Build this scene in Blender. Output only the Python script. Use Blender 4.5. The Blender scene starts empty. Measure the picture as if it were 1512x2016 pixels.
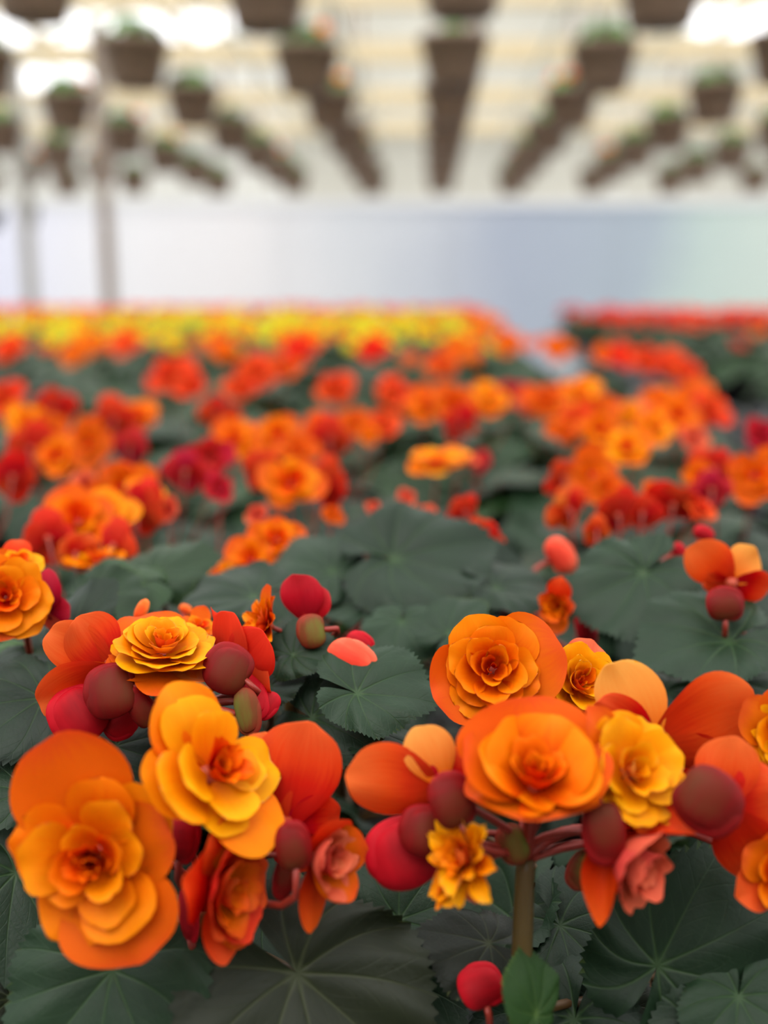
import bpy, math, random
import numpy as np
from mathutils import Vector, Matrix

# ------------------------------------------------------------------ camera, world, light, exposure
SC = bpy.context.scene
COL = SC.collection
F = 2100.0                       # focal length in pixels of the 1512 x 2016 frame
PITCH, YAW = math.radians(12.04), math.radians(2.43)
EYE = Vector((0, 0, 1.185))
cam_d = bpy.data.cameras.new('camera')
cam = bpy.data.objects.new('camera', cam_d)
COL.objects.link(cam)
cam_d.sensor_fit = 'AUTO'
cam_d.sensor_width = 36.0
cam_d.lens = 36.0 * F / 2016.0
cam_d.clip_start = 0.02
cam_d.clip_end = 200
cam_d.dof.use_dof = True
cam_d.dof.focus_distance = 0.445
cam_d.dof.aperture_fstop = 3.3
cam.location = EYE
cam.rotation_euler = (math.pi / 2 - PITCH, 0, YAW)
SC.camera = cam
C2W = cam.rotation_euler.to_matrix()

world = bpy.data.worlds.new('overcast_sky')
SC.world = world
world.use_nodes = True
bg = world.node_tree.nodes['Background']
bg.inputs[0].default_value = (0.97, 0.98, 1.0, 1)
bg.inputs[1].default_value = 1.0
sun_d = bpy.data.lights.new('sun', 'SUN')
sun_d.energy = 1.7
sun_d.angle = math.radians(40)
sun_d.color = (1, 0.95, 0.88)
sun = bpy.data.objects.new('sun', sun_d)
COL.objects.link(sun)
sun.rotation_euler = (math.radians(20), math.radians(-14), 0)
SC.view_settings.view_transform = 'Standard'
SC.view_settings.look = 'None'
SC.view_settings.gamma = 1.0
SC.view_settings.use_curve_mapping = False
SC.view_settings.exposure = 1.36
SC.cycles.max_bounces = 5
SC.cycles.diffuse_bounces = 2
SC.cycles.adaptive_threshold = 0.04
SC.cycles.transparent_max_bounces = 12
SC.cycles.caustics_reflective = False
SC.cycles.caustics_refractive = False


# ------------------------------------------------------------------ helpers
def P(px, py, d):
    """pixel of the photograph at axial depth d -> world point"""
    return EYE + C2W @ Vector(((px - 756) / F * d, (1008 - py) / F * d, -d))


def to_px(p):
    c = C2W.transposed() @ (Vector(p) - EYE)
    d = -c.z
    if d < 0.05:
        return (-9999, -9999, d)
    return (756 + c.x / d * F, 1008 - c.y / d * F, d)


def canopy_depth(py, h=0.165):
    a = math.atan((py - 1008) / F) + PITCH
    D = h / math.tan(max(a, 0.012))
    return D * math.cos(PITCH) + h * math.sin(PITCH)


def lin(c):
    return tuple((x / 255 / 12.92) if x / 255 <= 0.04045 else ((x / 255 + 0.055) / 1.055) ** 2.4 for x in c) + (1,)


def frame(n, ang):
    """cam-space normal and screen angle of the local Y axis -> world 3x3 (columns x, y, z)"""
    n = Vector(n).normalized()
    t = Vector((math.cos(math.radians(ang)), math.sin(math.radians(ang)), 0))
    y = (t - n * n.dot(t))
    if y.length < 1e-3:
        y = Vector((0, 0, -1)) - n * n.dot(Vector((0, 0, -1)))
    y.normalize()
    x = y.cross(n)
    m = Matrix((x, y, n)).transposed()
    return C2W @ m


def mesh(name, V, Fc, mat=None, smooth=True, pattr=None, fattr=None, sharp=None):
    me = bpy.data.meshes.new(name)
    me.from_pydata([tuple(v) for v in V], [], [tuple(int(i) for i in f) for f in Fc])
    if smooth:
        me.polygons.foreach_set('use_smooth', np.ones(len(me.polygons), bool))
    for k, a in (pattr or {}).items():
        at = me.attributes.new(k, 'FLOAT', 'POINT')
        at.data.foreach_set('value', np.asarray(a, np.float32).ravel())
    for k, a in (fattr or {}).items():
        at = me.attributes.new(k, 'FLOAT', 'FACE')
        at.data.foreach_set('value', np.asarray(a, np.float32).ravel())
    if sharp is not None:
        ed = np.zeros(len(me.edges) * 2, np.int32)
        me.edges.foreach_get('vertices', ed)
        ed = ed.reshape(-1, 2)
        b = np.zeros(len(V), bool)
        b[list(sharp)] = True
        at = me.attributes.new('sharp_edge', 'BOOLEAN', 'EDGE')
        at.data.foreach_set('value', (b[ed[:, 0]] & b[ed[:, 1]]))
    if mat:
        me.materials.append(mat)
    me.update()
    return me


WORLD_M = {}


def obj(name, me, parent=None, mw=None, mat=None):
    o = bpy.data.objects.new(name, me)
    COL.objects.link(o)
    mw = mw if mw is not None else Matrix.Identity(4)
    if parent is not None:
        o.parent = parent
        o.matrix_local = WORLD_M[parent.name].inverted() @ mw
    else:
        o.matrix_local = mw
    WORLD_M[o.name] = mw.copy()
    if mat is not None and me is not None:
        o.material_slots[0].link = 'OBJECT'
        o.material_slots[0].material = mat
    return o


def tag(o, label=None, cat=None, group=None, kind=None):
    if label: o['label'] = label
    if cat: o['category'] = cat
    if group: o['group'] = group
    if kind: o['kind'] = kind
    return o


def m4(m3, loc, sx=1, sy=None, sz=None):
    sy = sx if sy is None else sy
    sz = sx if sz is None else sz
    s = Matrix.Diagonal((sx, sy, sz)).to_4x4()
    return Matrix.Translation(loc) @ m3.to_4x4() @ s


def bez(p0, p1, p2, p3, n):
    r = []
    for i in range(n + 1):
        t = i / n
        r.append(p0 * (1 - t) ** 3 + p1 * 3 * t * (1 - t) ** 2 + p2 * 3 * t * t * (1 - t) + p3 * t ** 3)
    return r


def tube_data(pts, radii, seg=7):
    V, Fc = [], []
    n = len(pts)
    up = Vector((0.3, 0.2, 0.93))
    for i, p in enumerate(pts):
        a = pts[max(i - 1, 0)]
        b = pts[min(i + 1, n - 1)]
        d = (b - a).normalized()
        if abs(d.dot(up)) > 0.95:
            up = Vector((1, 0, 0))
        x = d.cross(up).normalized()
        y = d.cross(x)
        r = radii[i] if hasattr(radii, '__len__') else radii
        for k in range(seg):
            an = 2 * math.pi * k / seg
            V.append(p + x * math.cos(an) * r + y * math.sin(an) * r)
    for i in range(n - 1):
        for k in range(seg):
            k2 = (k + 1) % seg
            Fc.append((i * seg + k, i * seg + k2, (i + 1) * seg + k2, (i + 1) * seg + k))
    Fc.append(tuple(range(seg - 1, -1, -1)))
    Fc.append(tuple((n - 1) * seg + k for k in range(seg)))
    return V, Fc


def tube(name, pts, radii, mat, parent, seg=7):
    """a tube given in world coordinates; its origin sits at the first point"""
    o0 = pts[0].copy()
    V, Fc = tube_data([p - o0 for p in pts], radii, seg)
    return obj(name, mesh(name, V, Fc, mat), parent, Matrix.Translation(o0))


def box_mesh(name, sx, sy, sz, mat, bev=0.0):
    """box centred on x and y, standing on z = 0, with small chamfers on its vertical edges"""
    b = min(bev, sx * .4, sy * .4)
    x, y = sx / 2, sy / 2
    if b > 0:
        ring = [(x, -y + b), (x, y - b), (x - b, y), (-x + b, y), (-x, y - b), (-x, -y + b), (-x + b, -y), (x - b, -y)]
    else:
        ring = [(x, -y), (x, y), (-x, y), (-x, -y)]
    n = len(ring)
    V = [(a, c, 0) for a, c in ring] + [(a, c, sz) for a, c in ring]
    Fc = [(i, (i + 1) % n, n + (i + 1) % n, n + i) for i in range(n)] + [tuple(range(n - 1, -1, -1)), tuple(range(n, 2 * n))]
    return mesh(name, V, Fc, mat, smooth=False)


def lathe_data(prof, seg=24, cx=0, cy=0):
    V, Fc = [], []
    for r, z in prof:
        for k in range(seg):
            a = 2 * math.pi * k / seg
            V.append((cx + r * math.cos(a), cy + r * math.sin(a), z))
    for i in range(len(prof) - 1):
        for k in range(seg):
            k2 = (k + 1) % seg
            Fc.append((i * seg + k, i * seg + k2, (i + 1) * seg + k2, (i + 1) * seg + k))
    Fc.append(tuple(range(seg - 1, -1, -1)))
    Fc.append(tuple((len(prof) - 1) * seg + k for k in range(seg)))
    return V, Fc


# ------------------------------------------------------------------ materials
def new_mat(name):
    m = bpy.data.materials.new(name)
    m.use_nodes = True
    nt = m.node_tree
    nt.nodes.clear()
    return m, nt, nt.nodes, nt.links


def nd(N, t, **kw):
    n = N.new(t)
    for k, v in kw.items():
        if k.startswith('i_'):
            n.inputs[k[2:]].default_value = v
        else:
            setattr(n, k, v)
    return n


def math_n(N, L, op, a, b=None, clamp=False):
    n = N.new('ShaderNodeMath')
    n.operation = op
    n.use_clamp = clamp
    for i, v in enumerate((a, b)):
        if v is None: continue
        if isinstance(v, (int, float)):
            n.inputs[i].default_value = v
        else:
            L.new(v, n.inputs[i])
    return n.outputs[0]


def mix_c(N, L, fac, a, b):
    n = N.new('ShaderNodeMix')
    n.data_type = 'RGBA'
    for i, v in ((0, fac), (6, a), (7, b)):
        if isinstance(v, (int, float, tuple)):
            n.inputs[i].default_value = v
        else:
            L.new(v, n.inputs[i])
    return n.outputs[2]


def ramp(N, L, fac, stops):
    r = N.new('ShaderNodeValToRGB')
    e = r.color_ramp.elements
    while len(e) < len(stops):
        e.new(0.5)
    for i, (p, c) in enumerate(stops):
        e[i].position = p
        e[i].color = lin(c)
    L.new(fac, r.inputs[0])
    return r.outputs[0]


def petal_mat(name, front, back, rough=0.5, trans=0.45):
    """front / back: colour stops along the petal from its claw to its rim"""
    m, nt, N, L = new_mat(name)
    t = nd(N, 'ShaderNodeAttribute', attribute_name='t').outputs['Fac']
    s = nd(N, 'ShaderNodeAttribute', attribute_name='s').outputs['Fac']
    side = nd(N, 'ShaderNodeAttribute', attribute_name='side').outputs['Fac']
    info = nd(N, 'ShaderNodeObjectInfo')
    rnd = info.outputs['Random']
    # fine veins fanning out from the claw
    comb = N.new('ShaderNodeCombineXYZ')
    L.new(math_n(N, L, 'MULTIPLY', s, 9.0), comb.inputs[0])
    L.new(math_n(N, L, 'MULTIPLY', t, 1.3), comb.inputs[1])
    L.new(math_n(N, L, 'MULTIPLY', rnd, 37.0), comb.inputs[2])
    no = nd(N, 'ShaderNodeTexNoise', i_Scale=1.6, i_Detail=3.0)
    L.new(comb.outputs[0], no.inputs['Vector'])
    wob = math_n(N, L, 'MULTIPLY', math_n(N, L, 'SUBTRACT', no.outputs[0], 0.5), 0.34)
    jit = math_n(N, L, 'MULTIPLY', math_n(N, L, 'SUBTRACT', rnd, 0.5), 0.22)
    tt = math_n(N, L, 'ADD', math_n(N, L, 'ADD', t, wob), jit, True)
    cf = ramp(N, L, tt, front)
    cb = ramp(N, L, tt, back)
    col = mix_c(N, L, side, cf, cb)
    hsv = N.new('ShaderNodeHueSaturation')
    L.new(col, hsv.inputs['Color'])
    L.new(math_n(N, L, 'ADD', 0.494, math_n(N, L, 'MULTIPLY', rnd, 0.012)), hsv.inputs['Hue'])
    hsv.inputs['Saturation'].default_value = 1.0
    p = nd(N, 'ShaderNodeBsdfPrincipled')
    L.new(hsv.outputs[0], p.inputs['Base Color'])
    p.inputs['Roughness'].default_value = rough
    p.inputs['Specular IOR Level'].default_value = 0.12
    tr = N.new('ShaderNodeBsdfTranslucent')
    L.new(hsv.outputs[0], tr.inputs[0])
    mx = N.new('ShaderNodeMixShader')
    mx.inputs[0].default_value = trans
    L.new(p.outputs[0], mx.inputs[1])
    L.new(tr.outputs[0], mx.inputs[2])
    out = N.new('ShaderNodeOutputMaterial')
    L.new(mx.outputs[0], out.inputs[0])
    return m


RED_BACK = [(0.0, (176, 14, 8)), (0.4, (214, 40, 14)), (0.62, (232, 76, 24)), (1.0, (240, 112, 52))]
ORG_BACK = [(0.0, (206, 44, 10)), (0.4, (232, 88, 16)), (1.0, (244, 136, 60))]
PM = {
    'outer': petal_mat('petal_orange_outer', [(0, (236, 74, 0)), (.35, (240, 112, 4)), (.75, (236, 108, 10)), (1, (230, 88, 28))], RED_BACK),
    'amber': petal_mat('petal_amber', [(0, (226, 40, 0)), (.35, (244, 92, 0)), (.7, (252, 132, 2)), (1, (252, 150, 8))], ORG_BACK),
    'core': petal_mat('petal_orange_core', [(0, (220, 28, 0)), (.45, (244, 78, 0)), (1, (252, 128, 6))], [(0, (214, 30, 0)), (1, (248, 110, 8))]),
    'yellow': petal_mat('petal_yellow', [(0, (244, 88, 0)), (.3, (252, 132, 0)), (.7, (255, 162, 2)), (1, (255, 180, 12))], [(0, (240, 120, 10)), (1, (248, 186, 90))]),
    'lemon': petal_mat('petal_lemon', [(0, (226, 190, 4)), (.5, (232, 216, 20)), (1, (232, 226, 70))], [(0, (210, 186, 10)), (1, (226, 220, 80))]),
    'red': petal_mat('petal_red', [(0, (190, 16, 4)), (.4, (224, 44, 8)), (1, (238, 92, 24))], RED_BACK),
    'scarlet': petal_mat('petal_scarlet', [(0, (206, 24, 6)), (.5, (238, 60, 16)), (1, (248, 96, 44))], [(0, (196, 20, 10)), (1, (236, 70, 40))]),
    'coral': petal_mat('petal_coral', [(0, (222, 48, 24)), (.5, (238, 88, 52)), (1, (246, 126, 88))], [(0, (206, 40, 40)), (1, (240, 110, 86))]),
    'crimson': petal_mat('petal_crimson', [(0, (150, 8, 14)), (.5, (196, 20, 34)), (1, (216, 44, 60))], [(0, (140, 8, 18)), (.5, (196, 22, 40)), (1, (222, 60, 70))]),
}


def leaf_mat(name, top1, top2, under, vein, far=False):
    m, nt, N, L = new_mat(name)
    side = nd(N, 'ShaderNodeAttribute', attribute_name='side').outputs['Fac']
    rho = nd(N, 'ShaderNodeAttribute', attribute_name='rho').outputs['Fac']
    vd = nd(N, 'ShaderNodeAttribute', attribute_name='vd').outputs['Fac']
    rnd = nd(N, 'ShaderNodeObjectInfo').outputs['Random']
    tc = N.new('ShaderNodeTexCoord')
    no = nd(N, 'ShaderNodeTexNoise', i_Scale=3.2, i_Detail=4.0)
    L.new(tc.outputs['Object'], no.inputs['Vector'])
    f = math_n(N, L, 'ADD', math_n(N, L, 'MULTIPLY', no.outputs[0], 0.7), math_n(N, L, 'MULTIPLY', math_n(N, L, 'SUBTRACT', rnd, 0.5), 0.7), True)
    top = mix_c(N, L, f, lin(top1), lin(top2))
    # main veins: distance to the nearest palmate vein, thinning to the margin; side veins branch off them
    dist = math_n(N, L, 'MULTIPLY', vd, rho)
    wid = math_n(N, L, 'SUBTRACT', 0.019, math_n(N, L, 'MULTIPLY', rho, 0.013))
    main = math_n(N, L, 'SUBTRACT', 1.0, math_n(N, L, 'DIVIDE', dist, wid), True)
    ph = math_n(N, L, 'SUBTRACT', math_n(N, L, 'MULTIPLY', rho, 5.5), math_n(N, L, 'MULTIPLY', vd, 5.0))
    fr = math_n(N, L, 'ABSOLUTE', math_n(N, L, 'SUBTRACT', math_n(N, L, 'FRACT', ph), 0.5))
    sec = math_n(N, L, 'MULTIPLY', math_n(N, L, 'SUBTRACT', 1.0, math_n(N, L, 'MULTIPLY', fr, 12.0), True), 0.22)
    v = math_n(N, L, 'MAXIMUM', math_n(N, L, 'MULTIPLY', main, 0.9), sec)
    # veins are palest where the stalk joins
    near = math_n(N, L, 'SUBTRACT', 1.15, rho, True)
    vv = math_n(N, L, 'MULTIPLY', v, math_n(N, L, 'ADD', 0.05, math_n(N, L, 'MULTIPLY', near, 0.30)), True)
    col = mix_c(N, L, vv, top, lin(vein))
    col = mix_c(N, L, side, col, lin(under))
    p = nd(N, 'ShaderNodeBsdfPrincipled')
    L.new(col, p.inputs['Base Color'])
    p.inputs['Roughness'].default_value = 0.48
    p.inputs['Specular IOR Level'].default_value = 0.22
    n2 = nd(N, 'ShaderNodeTexNoise', i_Scale=26.0, i_Detail=3.0)
    L.new(tc.outputs['Object'], n2.inputs['Vector'])
    hgt = math_n(N, L, 'SUBTRACT', math_n(N, L, 'MULTIPLY', n2.outputs[0], 0.35), math_n(N, L, 'MULTIPLY', v, 0.6))
    bump = nd(N, 'ShaderNodeBump', i_Strength=0.35, i_Distance=0.0015)
    L.new(hgt, bump.inputs['Height'])
    L.new(bump.outputs[0], p.inputs['Normal'])
    tr = N.new('ShaderNodeBsdfTranslucent')
    tr.inputs[0].default_value = lin((44, 74, 14))
    mx = N.new('ShaderNodeMixShader')
    mx.inputs[0].default_value = 0.1
    L.new(p.outputs[0], mx.inputs[1])
    L.new(tr.outputs[0], mx.inputs[2])
    out = N.new('ShaderNodeOutputMaterial')
    L.new(mx.outputs[0], out.inputs[0])
    return m


LM = {
    'dark': leaf_mat('leaf_dark_green', (15, 31, 18), (31, 54, 32), (46, 62, 28), (74, 102, 56)),
    'olive': leaf_mat('leaf_olive_green_shaded', (17, 23, 12), (32, 38, 20), (62, 68, 36), (84, 92, 58)),  # olive lower leaves, colour darkened for the shade under the flowers
    'bright': leaf_mat('leaf_fresh_green', (34, 62, 22), (50, 80, 32), (80, 106, 44), (110, 136, 70)),
    'far': leaf_mat('leaf_mid_green', (20, 42, 18), (34, 60, 27), (58, 80, 36), (80, 106, 60)),
}


def simple(name, c1, c2=None, rough=0.6, scale=8.0, spec=0.4, metallic=0.0, coord='Object'):
    m, nt, N, L = new_mat(name)
    p = nd(N, 'ShaderNodeBsdfPrincipled')
    tc = N.new('ShaderNodeTexCoord')
    no = nd(N, 'ShaderNodeTexNoise', i_Scale=scale, i_Detail=4.0)
    L.new(tc.outputs[coord], no.inputs['Vector'])
    L.new(mix_c(N, L, no.outputs[0], lin(c1), lin(c2 or c1)), p.inputs['Base Color'])
    p.inputs['Roughness'].default_value = rough
    p.inputs['Specular IOR Level'].default_value = spec
    p.inputs['Metallic'].default_value = metallic
    out = N.new('ShaderNodeOutputMaterial')
    L.new(p.outputs[0], out.inputs[0])
    return m


def bud_mat(name, c1, c2, c3):
    m, nt, N, L = new_mat(name)
    p = nd(N, 'ShaderNodeBsdfPrincipled')
    t = nd(N, 'ShaderNodeAttribute', attribute_name='t').outputs['Fac']
    tc = N.new('ShaderNodeTexCoord')
    mp = N.new('ShaderNodeMapping')
    mp.inputs['Scale'].default_value = (1, 5, 5)
    L.new(tc.outputs['Object'], mp.inputs[0])
    no = nd(N, 'ShaderNodeTexNoise', i_Scale=1.5, i_Detail=3.0)
    L.new(mp.outputs[0], no.inputs['Vector'])
    rim = nd(N, 'ShaderNodeAttribute', attribute_name='rim').outputs['Fac']
    tr_ = math_n(N, L, 'ADD', math_n(N, L, 'MULTIPLY', t, 0.55), math_n(N, L, 'MULTIPLY', rim, 0.45))
    f = math_n(N, L, 'ADD', tr_, math_n(N, L, 'MULTIPLY', math_n(N, L, 'SUBTRACT', no.outputs[0], 0.5), 0.6), True)
    L.new(ramp(N, L, f, [(0, c1), (.45, c2), (1, c3)]), p.inputs['Base Color'])
    p.inputs['Roughness'].default_value = 0.6
    p.inputs['Specular IOR Level'].default_value = 0.12
    out = N.new('ShaderNodeOutputMaterial')
    L.new(p.outputs[0], out.inputs[0])
    return m


BM = {
    'maroon': bud_mat('bud_maroon', (88, 40, 18), (100, 14, 10), (136, 10, 16)),
    'green': bud_mat('bud_green_red', (92, 96, 36), (104, 56, 28), (140, 36, 30)),
    'crimson': bud_mat('bud_crimson', (118, 6, 14), (160, 8, 22), (184, 12, 30)),
    'coral': bud_mat('bud_coral', (196, 40, 28), (216, 70, 46), (226, 104, 76)),
    'orange': bud_mat('bud_orange', (206, 50, 14), (232, 90, 24), (244, 130, 60)),
}
M_STEM = simple('stem_green_brown', (66, 56, 16), (84, 58, 18), 0.45, 40)
M_PED = simple('pedicel_red', (122, 26, 20), (146, 50, 34), 0.45, 60)
M_PETIOLE = simple('petiole_green_red', (62, 58, 22), (84, 40, 24), 0.5, 50)
M_SOIL = simple('potting_soil', (24, 18, 14), (44, 34, 26), 0.95, 60)
M_POT = simple('black_nursery_pot', (18, 18, 19), (30, 29, 28), 0.55, 20)
M_BASKET = simple('brown_plastic_basket', (112, 90, 72), (132, 108, 88), 0.6, 12)
M_DARKPOT = simple('dark_green_pot', (30, 34, 28), (44, 46, 38), 0.6, 12)
M_WIRE = simple('galvanised_wire', (120, 120, 116), (150, 150, 146), 0.4, 30, metallic=0.6)
M_STEEL = simple('galvanised_post', (150, 146, 138), (172, 168, 160), 0.5, 6)
M_RUST = simple('weathered_post', (128, 110, 96), (160, 146, 134), 0.6, 5)
M_CREAM = simple('cream_beam', (196, 176, 138), (212, 197, 164), 0.6, 4)
M_BENCH = simple('bench_metal', (52, 54, 54), (78, 80, 80), 0.5, 10)
M_FLOOR = simple('concrete_floor', (132, 134, 136), (164, 166, 166), 0.8, 2.0)
M_PALE = simple('pale_gutter', (196, 200, 186), (212, 214, 202), 0.6, 4)


def film(name, col, transp, transl, plain_tint=False):
    """polythene film: part clear, part scattering"""
    m, nt, N, L = new_mat(name)
    tc = N.new('ShaderNodeTexCoord')
    mp = N.new('ShaderNodeMapping')
    mp.inputs['Scale'].default_value = (1.0, 1.0, 0.22)
    L.new(tc.outputs['Object'], mp.inputs[0])
    no = nd(N, 'ShaderNodeTexNoise', i_Scale=0.9, i_Detail=3.0)
    L.new(mp.outputs[0], no.inputs['Vector'])
    c2 = tuple(max(0, x - 14) for x in col)
    c = mix_c(N, L, no.outputs[0], lin(c2), lin(col))
    a = N.new('ShaderNodeBsdfTransparent')
    b = N.new('ShaderNodeBsdfTranslucent')
    d = N.new('ShaderNodeBsdfDiffuse')
    for s in (a, b, d):
        if plain_tint:
            s.inputs[0].default_value = lin(col)
        else:
            L.new(c, s.inputs[0])
    m1 = N.new('ShaderNodeMixShader')
    m1.inputs[0].default_value = transl / max(1e-3, 1 - transp)
    L.new(d.outputs[0], m1.inputs[1])
    L.new(b.outputs[0], m1.inputs[2])
    m2 = N.new('ShaderNodeMixShader')
    m2.inputs[0].default_value = transp
    L.new(m1.outputs[0], m2.inputs[1])
    L.new(a.outputs[0], m2.inputs[2])
    out = N.new('ShaderNodeOutputMaterial')
    L.new(m2.outputs[0], out.inputs[0])
    return m


M_ROOF = film('roof_polythene', (248, 248, 248), 0.42, 0.42, True)

# ------------------------------------------------------------------ the greenhouse
XL, XR, YB, YN, EAVE, RIDGE = -7.0, 7.5, 16.0, -3.0, 3.35, 5.6
YE = YB + 0.05


def plain(name, V, Fc, mat, parent=None, loc=(0, 0, 0), kind='structure'):
    o = obj(name, mesh(name, V, Fc, mat, smooth=False), parent, Matrix.Translation(loc))
    if kind and parent is None:
        o['kind'] = kind
    return o


def slab(name, x0, x1, y0, y1, z0, z1, mat, parent=None, kind='structure'):
    loc = ((x0 + x1) / 2, (y0 + y1) / 2, z0)
    o = obj(name, box_mesh(name, x1 - x0, y1 - y0, z1 - z0, mat, 0.004), parent, Matrix.Translation(loc))
    if kind and parent is None:
        o['kind'] = kind
    return o


slab('floor', XL, XR, YN, YE, -0.1, 0.0, M_FLOOR)
slab('ground', -40, 40, -20, 60, -0.16, -0.11, simple('outside_gravel', (120, 122, 118), (150, 150, 146), 0.9, 1.0))

# end wall: lower curtain of hazy film sheets, bright film above, posts between them
PH = lambda px: ((px - 756) / F * 16.0) * math.cos(YAW) - 16.0 * math.sin(YAW)
wb = obj('wall_back', None)
wb['kind'] = 'structure'
stops = [(PH(0), (226, 226, 233)), (PH(230), (230, 229, 230)), (PH(480), (228, 226, 226)), (PH(700), (216, 217, 219)), (PH(900), (202, 205, 211)), (PH(1000), (192, 197, 206)), (PH(1250), (193, 200, 206)), (PH(1330), (205, 214, 211)), (PH(1500), (212, 219, 214))]
cw, nt_, N_, L_n = new_mat('hazy_curtain_film')
tc_ = N_.new('ShaderNodeTexCoord')
sep = N_.new('ShaderNodeSeparateXYZ')
L_n.new(tc_.outputs['Object'], sep.inputs[0])
nz = nd(N_, 'ShaderNodeTexNoise', i_Scale=0.7, i_Detail=2.0)
L_n.new(tc_.outputs['Object'], nz.inputs['Vector'])
xw = math_n(N_, L_n, 'ADD', sep.outputs[0], math_n(N_, L_n, 'MULTIPLY', math_n(N_, L_n, 'SUBTRACT', nz.outputs[0], 0.5), 1.2))
fx = math_n(N_, L_n, 'DIVIDE', math_n(N_, L_n, 'SUBTRACT', xw, XL), XR - XL)
cc = ramp(N_, L_n, fx, [((x - XL) / (XR - XL), c) for x, c in stops])
tb = N_.new('ShaderNodeBsdfTranslucent')
db = N_.new('ShaderNodeBsdfDiffuse')
L_n.new(cc, tb.inputs[0])
L_n.new(cc, db.inputs[0])
ms = N_.new('ShaderNodeMixShader')
ms.inputs[0].default_value = 0.7
L_n.new(db.outputs[0], ms.inputs[1])
L_n.new(tb.outputs[0], ms.inputs[2])
L_n.new(ms.outputs[0], N_.new('ShaderNodeOutputMaterial').inputs[0])
nsh = 6
for i in range(nsh):
    a, b = XL + (XR - XL) * i / nsh, XL + (XR - XL) * (i + 1) / nsh
    V = [(a, 0, 0), (b, 0, 0), (b, 0, 2.35), (a, 0, 2.35)]
    V += [(x, 0.012, z) for x, y, z in V]
    plain('film_panel', V, [(0, 1, 2, 3), (7, 6, 5, 4), (0, 4, 5, 1), (1, 5, 6, 2), (2, 6, 7, 3), (3, 7, 4, 0)], cw, wb, (0, YB, 0))
for i in range(6):
    a = XL + (XR - XL) * i / 6
    b = XL + (XR - XL) * (i + 1) / 6
    fm = film('gable_film_%d' % i, (222, 220, 212) if i > 1 else (232, 231, 226), 0.0, 0.6)
    xs = [a + 0.006, b - 0.006]
    zt = [EAVE + (RIDGE - EAVE) * (1 - abs((x - (XL + XR) / 2) / ((XR - XL) / 2))) for x in xs]
    V = [(xs[0], 0, 2.36), (xs[1], 0, 2.36), (xs[1], 0, zt[1]), (xs[0], 0, zt[0])]
    V = V + [(x, 0.012, z) for x, y, z in V]
    plain('film_panel', V, [(0, 1, 2, 3), (7, 6, 5, 4), (0, 4, 5, 1), (1, 5, 6, 2), (2, 6, 7, 3), (3, 7, 4, 0)], fm, wb, (0, YB, 0))
slab('wall_rail', XL, XR, YB - 0.06, YB - 0.005, 2.28, 2.36, simple('pale_rail', (214, 215, 218)), wb)

for nm, x in (('wall_left', XL), ('wall_right', XR)):
    slab(nm, x - 0.012, x + 0.012, YN, YB, 0.0, EAVE, film(nm + '_film', (236, 238, 240), 0.25, 0.55))
slab('wall_front', XL, XR, YN - 0.1, YN, 0, EAVE, simple('light_cutting_boards', (168, 164, 156), (190, 186, 178), 0.8, 1.5))  # unseen wall behind the camera, made solid to cut light from the front
roof = obj('ceiling', None)
roof['kind'] = 'structure'
XM = (XL + XR) / 2
ny = 6
for j in range(ny):
    y0, y1 = YN + (YE - YN) * j / ny, YN + (YE - YN) * (j + 1) / ny
    for x0, z0, x1, z1 in ((XL, EAVE, XM, RIDGE), (XM, RIDGE, XR, EAVE)):
        V = [(x0, y0, z0), (x1, y0, z1), (x1, y1 - 0.004, z1), (x0, y1 - 0.004, z0)]
        plain('film_panel', V, [(0, 1, 2, 3)], M_ROOF, roof)

ORD = ['first', 'second', 'third', 'fourth', 'fifth', 'sixth', 'seventh', 'eighth', 'ninth', 'tenth', 'eleventh', 'twelfth',
       'thirteenth', 'fourteenth', 'fifteenth', 'sixteenth', 'seventeenth', 'eighteenth', 'nineteenth'] + ['twentieth'] + ['twenty-' + w for w in ('first', 'second', 'third', 'fourth', 'fifth', 'sixth', 'seventh', 'eighth', 'ninth')] + ['thirtieth', 'thirty-first', 'thirty-second']


def truss(y, z, lab):
    root = tag(obj('roof_truss', None, None, Matrix.Translation((XM, y, z))), lab, 'truss', 'roof trusses over the benches')
    w = XR - XL
    obj('bottom_chord', box_mesh('bottom_chord', w - 0.1, 0.09, 0.2, M_CREAM, 0.01), root, Matrix.Translation((XM, y, z)))
    rise = (RIDGE - EAVE) / (w / 2)
    for s in (-1, 1):
        pts = [Vector((XM + s * (w / 2 - 0.1), y, EAVE - 0.04)), Vector((XM, y, RIDGE - 0.04))]
        tube('rafter', pts, 0.035, M_PALE, root, 8)
    for k in range(-4, 5):
        x = XM + k * 1.45 + 0.2
        zt = RIDGE - abs(x - XM) * rise - 0.05
        if zt > z + 0.35:
            tube('web_strut', [Vector((x, y, z + 0.2)), Vector((x, y, zt))], 0.028, M_RUST, root, 8)


for i, (y, z) in enumerate(((8.9, 3.28), (11.0, 3.28), (13.4, 3.26), (15.8, 3.25))):
    truss(y, z, ('roof truss with cream bottom chord, %s one of those crossing above the baskets' % ['nearest', 'second nearest', 'second farthest', 'farthest'][i]))


for n, x in enumerate([-5.9, -4.6, -3.3, -2.0, -0.7, 1.2, 2.5, 3.8, 5.1, 6.4]):
    z = RIDGE - abs(x - XM) * (RIDGE - EAVE) / ((XR - XL) / 2) - 0.07
    tag(obj('roof_purlin', box_mesh('roof_purlin', 0.07, YB - YN - 0.1, 0.07, M_CREAM, 0.008), None, Matrix.Translation((x, (YB + YN) / 2, z - 0.02))),
        'long cream purlin under the roof film, %s from the left wall' % ORD[n], 'purlin', 'roof purlins')


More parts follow.
